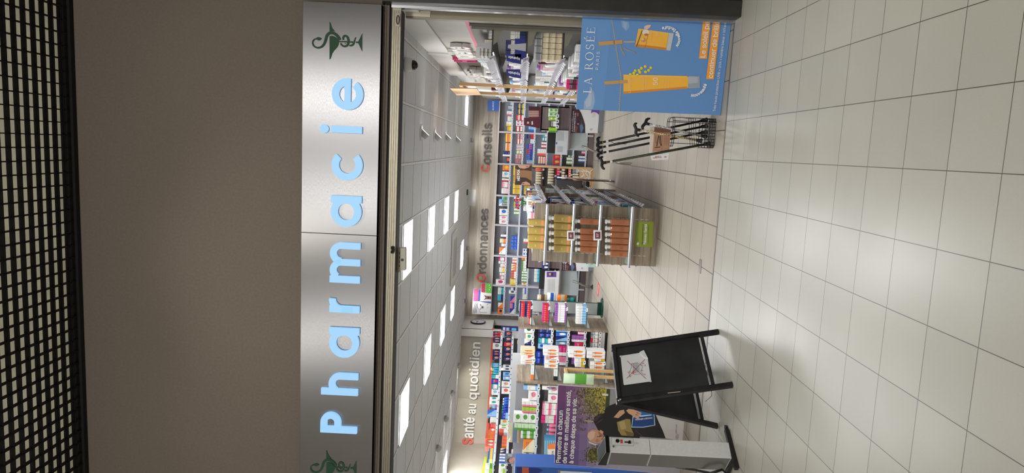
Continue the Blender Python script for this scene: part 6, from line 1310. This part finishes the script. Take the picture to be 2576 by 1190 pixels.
# side shelves with clear price rails and angled labels
SGZ = [1.325, 1.04, .77, .475, .2]
m_clear = mat('clear_rail', (214, 214, 226), .25)
for z in SGZ:
    for ya, yb in ((GY + .04, 9.855), (9.905, 11.545)):
        obj('shelf', MB(m_rowback).box(xc + .02, GX1 - .01, ya, yb, z - .02, z).box(GX0 + .01, xc - .02, ya, yb, z - .02, z), gon)
        s = MB(m_clear)
        for sx, xo in ((1, GX1), (-1, GX0)):
            s.obox((xo + sx * .006, (ya + yb) / 2, z - .005), (sx * .003, 0, 0), (0, (yb - ya) / 2, 0), (sx * .012, 0, .028))
        r_ = obj('price_rail', s, gon)
def flag(unit, p, sx=1):
    TC[unit.name] = TC.get(unit.name, 0) + 1
    if TC[unit.name] > 95: return
    k = 'price_flag_mesh'
    if k not in bpy.data.meshes:
        s = MB(mat('flag_white', (226, 226, 234), .35)); s.obox((0, 0, 0), (.036, 0, .012), (0, .052, 0), (.001, 0, -.002)); s.obox((-.03, 0, -.02), (.002, 0, 0), (0, .05, 0), (0, 0, .02)); me = bpy.data.meshes.new(k); me.from_pydata(s.v, [], s.f); me.materials.append(s.mats[0]); me.update()
    o = bpy.data.objects.new('price_tag', bpy.data.meshes[k]); C.objects.link(o); o.parent = unit; o.location = Vector(p) - LOC[unit.name]; o.rotation_euler = (rn.uniform(-.08, .08), -.75, 0 if sx > 0 else math.pi)
for z in SGZ:
    y = GY + .1
    while y < 9.8: flag(gon, (GX1 + .035, y, z + .018)); y += .17
for z in SGZ[:4]:
    y = 9.98
    while y < 11.5: flag(gon, (GX1 + .03, y, z + .018)); y += .24
for z in (1.0, .69, .35, .15):
    flag(gon, (GX0 - .02, GY + .2, z), -1)
# slotted tracks on the end panel
for x in (-.735, -1.155):
    s = MB(mat('slot_white', (206, 204, 196), .4)); z = .12
    while z < 1.3: s.box(x - .003, x + .003, GY - .0015, GY, z, z + .035); z += .055
    obj('slotted_track', s, gon)
# end shelves: glass with chrome front rails
PGf = Plane((0, 7.56, 1), (0, -1, 0)); m_crail = mat('chrome_rail', (200, 204, 216), .22, .7)
EZ = []
for k, (a, b) in enumerate(((462, 610), (792, 660), (1122, 690), (1512, 720))):
    z = PGf.px(*zg(a, b)).z; EZ.append(z); xl, xr = (-1.235, -.58) if k else (-1.25, -.60)
    g = obj('glass_shelf', MB(glassmat()).box(xl, xr, 7.565, GY - .001, z - .004, z + .004), gon)
    s = MB(m_crail); s.cyl((xl - .02, 7.558, z), (xr + .01, 7.558, z), .011, seg=14); s.box(xl - .02, xr + .01, 7.552, 7.566, z - .019, z - .004); obj('chrome_rail', s, g)
    for x in (-.72, -1.14): obj('bracket', MB(mat('clear_bracket')).prism([(x, GY - .001, z - .005), (x, 7.64, z - .005), (x, GY - .001, z - .06)], (.004, 0, 0)), g)
PGb = Plane((0, 7.62, 1), (0, -1, 0))
def amber(name, col):
    if name in MAT: return MAT[name]
    m = mat(name, col, .16, coat=.5); b = bsdf(m); b.inputs['Transmission Weight'].default_value = .28; b.inputs['IOR'].default_value = 1.3; return m
m_y, m_o = amber('golden_oil', (206, 176, 98)), amber('amber_gel', (204, 134, 94)); m_cap = mat('pump_white', (248, 248, 246), .4)
ROWW = ['top', 'second', 'third', 'bottom']
def bottle(rect, z, mbody, cap, label, grp, fi, logo=True):
    a0, b0, a1, b1 = rect; R_, L_ = PGb.px(*zg((a0 + a1) / 2, b0)), PGb.px(*zg((a0 + a1) / 2, b1)); w_ = (R_.x - L_.x) * 1.07; cx = (R_.x + L_.x) / 2
    h = PGb.px(*zg(a0, (b0 + b1) / 2)).z - z
    o = thing('pump_bottle' if cap else 'oil_bottle', label, 'bottle', (cx, 7.665, z), grp); r = w_ / 2; d = w_ * .45; vs = []; N_ = 20
    def ell(k_, zz): return [(cx + math.copysign(abs(math.cos(q)) ** .6, math.cos(q)) * r * k_, 7.665 + math.copysign(abs(math.sin(q)) ** .6, math.sin(q)) * d * k_, zz) for q in [2 * math.pi * i / N_ for i in range(N_)]]
    prof = [(.9, z), (1, z + .006), (1, z + h * .93), (.9, z + h * .985), (.45, z + h)]
    for k_, zz in prof: vs += ell(k_, zz)
    fs = [(i * N_ + q, i * N_ + (q + 1) % N_, (i + 1) * N_ + (q + 1) % N_, (i + 1) * N_ + q) for i in range(len(prof) - 1) for q in range(N_)] + [tuple(range(N_))[::-1], tuple((len(prof) - 1) * N_ + q for q in range(N_))]
    obj('body', MB(mbody).add(vs, fs), o, smooth=False)
    if cap:
        s = MB(m_cap); s.lathe((cx, 7.665, z + h), [(.021, 0), (.021, .022), (.015, .024), (.015, .03), (.024, .031), (.024, .052), (.02, .056)], 16); s.bar((cx, 7.665, z + h + .046), (cx + .026 * (1 if fi % 2 else -1), 7.645, z + h + .043), .014, .012); obj('pump_cap', s, o, smooth=False)
    if logo:
        s = MB(mat('label_salmon', (226, 140, 96), .5)); s.box(cx - r * .7, cx + r * .7, 7.665 - d - .0012, 7.665 - d - .0002, z + h * .1, z + h * .24); obj('paper_band', s, o)
        s = MB(mat('print_cream', (236, 226, 180), .4)); add_text(s, 'AD', (cx - r * .4, 7.665 - d - .0003, z + h * .5), (cx + r * .25, 7.665 - d - .0003, z + h * .5), (0, -1, 0), off=.0008); obj('printed_logo', s, o)
    else:
        s = MB(mat('print_brown', (176, 88, 44), .5))
        for q in range(4): s.box(cx - r * .5, cx + r * .5 - q * r * .1, 7.665 - d - .0012, 7.665 - d - .0002, z + h * (.3 + q * .05), z + h * (.32 + q * .05))
        obj('printed_lines', s, o)
rows = [(235, 436, [(455, 540), (553, 645), (648, 732), (736, 826)], m_y, False, True), (562, 775, [(402, 498), (506, 592), (596, 682), (688, 776), (782, 868)], m_y, True, True), (890, 1094, [(450, 526), (572, 645), (650, 722), (727, 798), (803, 876)], m_o, True, False), (1268, 1492, [(455, 534), (542, 616), (620, 692), (696, 768), (774, 848), (852, 930)], m_o, True, False)]
for k, (a0, a1, L, mb_, cap, logo) in enumerate(rows):
    for i, (b0, b1) in enumerate(L):
        lab = '%s bottle, %s from right, %s glass shelf of gondola end' % ('golden yellow square' if mb_ is m_y and not cap else 'golden yellow pump' if mb_ is m_y else 'amber orange pump', ORD[i], ROWW[k])
        bottle((a0, b0, a1, b1), EZ[k] + .0045, mb_, cap, lab, 'bottles on the gondola end shelves', i, logo)
# electronic price labels and green sticker
for (a0, b0, a1, b1), t_, w_ in (((728, 597, 822, 720), '21', 'upper'), ((1058, 590, 1158, 718), '11', 'lower')):
    Pp = Plane((0, 7.54, 1), (0, -1, 0)); c4 = [Pp.px(*zg(*p)) for p in ((a0, b1), (a0, b0), (a1, b0), (a1, b1))]
    o = thing('price_display', 'white framed electronic price label clipped to the %s chrome rail' % w_, 'price label', (c4[2] + c4[3]) / 2)
    obj('frame', MB(mat('tag_white')).prism(c4, (0, .012, 0)), o, bevel=.003); c = sum(c4, Vector()) / 4
    s = MB(mat('price_screen', (122, 62, 74), .3)); s.prism([c + (p - c) * .68 + Vector((0, -.0016, 0)) for p in c4], (0, .001, 0)); obj('screen', s, o)
    s = MB(mat('print_white')); am = (a0 + a1) / 2 + 8; ptext(s, t_ + '\'', Pp, zg(am, b1 - 42), zg(am, b0 + 42), off=.004, bold=.03); obj('digits', s, o)
Pk = Plane((0, GY, .2), (0, -1, 0)); o = thing('network_sticker', 'lime green rectangular sticker low on the gondola end panel below the bottles', 'sticker', Pk.px(*zg(1690, 640)))
obj('sheet', MB(mat('sticker_lime', (150, 168, 50), .5)).prism([Pk.px(*zg(*p), .0005) for p in ((1572, 797), (1587, 482), (1805, 487), (1790, 802))], (0, -.001, 0)), o)
mb = MB(mat('print_black')); zq = ZP(Pk, zg); ptext(mb, 'Cette pharmacie est membre de', zq, (1668, 768), (1680, 515), off=.003, bold=.02); mb.use(mat('print_white')); ptext(mb, 'Réseau Santé', zq, (1710, 768), (1722, 515), off=.003, bold=.03)
mb.use(mat('print_black')); ptext(mb, 'Un réseau de pharmaciens indépendants', zq, (1738, 765), (1748, 525), off=.003); mb.use(mat('print_white'))
mb.poly([Pk.px(*zg(*p), .003) for p in ((1590, 770), (1600, 745), (1625, 750), (1612, 778))]); mb.poly([Pk.px(*zg(*p), .003) for p in ((1604, 740), (1612, 735), (1612, 745))]); mb.use(mat('print_black')); ptext(mb, 'Réseau Santé', zq, (1612, 735), (1615, 685), off=.003); obj('print', mb, o)
# products along the side facing the right aisle
cosm = [('white', 'silver'), ('white', 'blue'), ('cream', 'beige'), ('palegreen', 'white'), ('white', 'orange'), ('white', 'teal'), ('navy', 'white'), ('beige', 'brown'), ('lightblue', 'white'), ('maroon', 'white'), ('white', 'pink'), ('silver', 'navy')]
def side_fill(where, xface, y0, y1, z, sh, hmin, hmax, nx=(1, 0, 0), seed=0, depth=.11, pos='from the front', kinds=('box', 'box', 'tube', 'bottle'), wr=(.06, .14), pal=None):
    r = random.Random(seed); y = y0
    if nx[0] > 0: pl_ = XY((xface, y0), (xface, y1))       # faces +X : the run starts at the near end
    else: pl_ = XY((xface, y1), (xface, y0))
    L_ = y1 - y0; t_ = 0
    while t_ < L_ - .07:
        w_ = min(r.uniform(*wr), L_ - t_); c1, c2 = r.choice(pal or cosm); kd = r.choice(kinds); h = r.uniform(hmin, hmax)
        n = 1 if w_ < .09 else 2
        if nx[0] > 0: run(where, sh, pl_, None, (z + h, t_ + w_, z, t_), n, 1, c1, c2, r.randint(0, 4), kd, z=z, depth=depth, pos=pos)
        else: run(where, sh, pl_, None, (z + h, L_ - t_, z, L_ - t_ - w_), n, 1, c1, c2, r.randint(0, 4), kd, z=z, depth=depth, pos=pos.replace('front', 'right'))
        t_ += w_ + .012
for k, z in enumerate(SGZ):
    side_fill('centre gondola aisle side', GX1 - .02, GY + .06, 9.82, z, ORD[k], .11, .19, seed=10 + k, wr=(.09, .17))
for k, z in enumerate(SGZ[:4]):
    side_fill('far centre gondola', GX1 - .02, 9.93, 11.5, z, ORD[k], .11, .19, seed=30 + k, wr=(.16, .26))
for k in range(7):
    c1, c2 = cosm[(k * 5) % len(cosm)]; xp = XY((GX1 - .25, 8.2 + k * .42), (GX1 - .25 + .3, 8.2 + k * .42)); xp.n = Vector((0, -1, 0))
    run('centre gondola top', '', xp, None, (GT + .07, .2, GT - .003, .02), 2, 1, ['white', 'white', 'white', 'palepink', 'white', 'maroon', 'white'][k], ['pink', 'royal', 'red', 'white', 'green', 'white', 'navy'][k], k % 5, z=GT - .003, pos='row ' + ORD[k] + ' from the left', depth=.08)
# ================= right wall shelving =================
XS, YS0, YS1 = .80, 6.2, 11.6
RZ = [1.915, 1.612, 1.29, .98, .68, .38]
mo = mat('olive_shelf', (128, 124, 110), .5)
for bi, (ya, yb, nm) in enumerate(((YS0, 8.0, 'near right'), (8.01, 9.8, 'middle right'), (9.81, 11.6, 'far right'))):
    u = thing('shelving_unit', nm + ' wall shelving in olive metal with glass shelves under the Hygiène lettering', 'shelving', (1.0, (ya + yb) / 2, 0))
    obj('back_panel', MB(mat('back_white', (206, 208, 204), .5) if bi else mat('back_olive', (112, 110, 100), .5)).box(1.055, 1.075, ya, yb, .1, 2.12), u)
    obj('plinth', MB(mo).box(XS + .03, 1.054, ya, yb, 0, .1), u)
    for y in (ya + .02, yb - .02): obj('upright', MB(mo).box(1.03, 1.054, y - .015, y + .015, .1, 2.1), u)
    for k, z in enumerate(RZ):
        sh = obj('shelf', MB(mat('dark_shelf', (40, 40, 38), .35)).box(XS + .012, 1.03, ya + .002, yb - .002, z - .012, z), u)
        for y in (ya + .005, yb - .012): obj('bracket', MB(mo).prism([(1.03, y, z - .012), (XS + .1, y, z - .012), (.93, y, z - .05), (1.03, y, z - .085)], (0, .006, 0)), sh)
        s = MB(m_clear); s.obox((XS + .004, (ya + yb) / 2, z - .006), (-.003, 0, 0), (0, (yb - ya) / 2 - .004, 0), (-.01, 0, .026)); obj('price_rail', s, sh)
        if k < 4 and bi < 2: obj('light_strip', MB(mat('side_led', (250, 250, 255), .4, emit=9)).box(XS + .03, XS + .04, ya + .02, yb - .02, z - .018, z - .0125), sh)
    for k in range(5):
        y = ya + .1
        while y < yb - .05: flag(u, (XS - .03, y, RZ[k] + .012), -1); y += .15 if bi == 0 else .22
        side_fill(nm + ' wall shelving', XS + .03, ya + .06 if bi else 6.62, yb - .06, RZ[k], ORD[k], .12, .2, (-1, 0, 0), 50 + bi * 10 + k, wr=(.1, .2) if bi == 0 else (.14, .26), kinds=('box', 'box', 'box', 'bottle'), pal=[('white', 'violet'), ('white', 'navy'), ('white', 'maroon'), ('white', 'palepink'), ('white', 'darkgreen'), ('white', 'lightblue'), ('cream', 'white'), ('offwhite', 'magenta'), ('white', 'silver'), ('silver', 'grey'), ('white', 'offwhite')])
zr1 = ZT(1110, 0, 3.967); PRn = Plane((0, 6.26, 1), (0, -1, 0)); WR = 'right aisle shelving end'
for k, L in enumerate(([((400, 232, 520, 292), 1, 2, 'silver', 'grey', 4, 'box'), ((465, 296, 520, 388), 3, 1, 'white', 'grey', 4, 'box'), ((432, 395, 515, 478), 2, 2, 'cream', 'white', 4, 'box'), ((385, 480, 512, 560), 2, 3, 'offwhite', 'grey', 4, 'box')],
   [((640, 400, 845, 560), 3, 1, 'white', 'navy', 4, 'box'), ((690, 250, 842, 395), 3, 1, 'white', 'navy', 0, 'box')],
   [((1010, 315, 1208, 600), 5, 3, 'cream', 'beige', 4, 'box')],
   [((1340, 440, 1455, 600), 2, 2, 'white', 'darkgreen', 0, 'box')])):
    for rect, n, m, c1, c2, st, kd in L: run(WR, ORD[k], PRn, zr1, rect, n, m, c1, c2, st, kd, z=RZ[k], depth=.16)
run(WR, 'third', PRn, zr1, (930, 312, 1008, 600), 4, 1, 'grey', 'silver', 4, 'box', depth=.16, word='stacked carton')
for (rect, txt, lab) in (((735, 385, 845, 590), None, 'plain dark blue shelf card standing before the white tube boxes'), ((650, 540, 800, 640), 1, 'dark blue shelf flag with white lettering, nearer the entrance jamb'), ((650, 692, 800, 785), 1, 'dark blue shelf flag with white lettering, farther down the right shelving')):
    Pq = Plane((0, 6.22 if rect[1] < 650 else 6.9, 1), (0, -1, 0)); a0, b0, a1, b1 = rect
    o = thing('shelf_flag', lab, 'shelf sign', Pq.px(*zr1(a1, (b0 + b1) / 2)))
    pts = ((a0, b0), (a1, b0), (a1, b1), (a0, b1)) if not txt else ((a0, b0), (a1, b0), (a1 - 5, b1), (a0 + 60, b1 - 15), (a0, b1 - 35))
    obj('card', MB(mat('flag_navy', (16, 30, 130), .4)).prism([Pq.px(*zr1(*p)) for p in pts], (0, .003, 0)), o)
    if txt: s = MB(mat('print_white')); ptext(s, 'Hydralin', Pq, zr1(a1 - 14, b0 + 38), zr1(a0 + 22, b0 + 18), off=.004, bold=.03, hs=1.0); obj('text', s, o)
# magenta product boxes low down near the blue poster
run('right aisle shelving end', 'fourth', Plane((0, 7.4, 1), (0, -1, 0)), zr1, (1250, 790, 1368, 888), 2, 1, 'maroon', 'magenta', 4, depth=.12, word='display box')
# wooden arch with sign board around one bay
o = thing('wooden_arch', 'pale wooden arch frame with a blank tan header board along the right shelving', 'display frame', (.765, 9.2, 0))
for y in (8.60, 9.86): obj('post', MB(m_natural).box(.745, .785, y, y + .04, 0, 2.42), o)
obj('top_rail', MB(m_natural).box(.745, .785, 8.64, 9.86, 2.38, 2.42), o)
PA = Plane((.74, 9, 2), (-1, 0, 0)); zc5 = ZT(1100, 40, 5.41); q = [PA.px(*zc5(*p)) for p in ((175, 975), (265, 1070), (598, 1066), (540, 980))]
obj('header_board', MB(mat('tan_board', (222, 180, 140), .5)).prism(q, (-.012, 0, 0)), o)
# small things in the shop
o = thing('shelf_divider', 'tall frosted plastic pieces standing at the end of the right shelving', 'shelf divider', (.93, 6.2, 1.62)); 
for z, h in ((1.612, .16), (1.915, .1)): obj('plastic_piece', MB(mat('frosted_plastic', (206, 206, 214), .3, alpha=.7)).prism([(.86, 6.215, z), (.93, 6.215, z), (.91, 6.215, z + h), (.88, 6.215, z + h)], (0, .004, 0)), o)
for k, v in USED.items():
    if len(k.split()) > 16 or len(k.split()) < 4: print('LABELLEN', k)
    if len(v) > 1:
        g = {bpy.data.objects[n].get('group') for n in v}
        if None in g or len(g) > 1: print('DUPLABEL', k, v[:4])
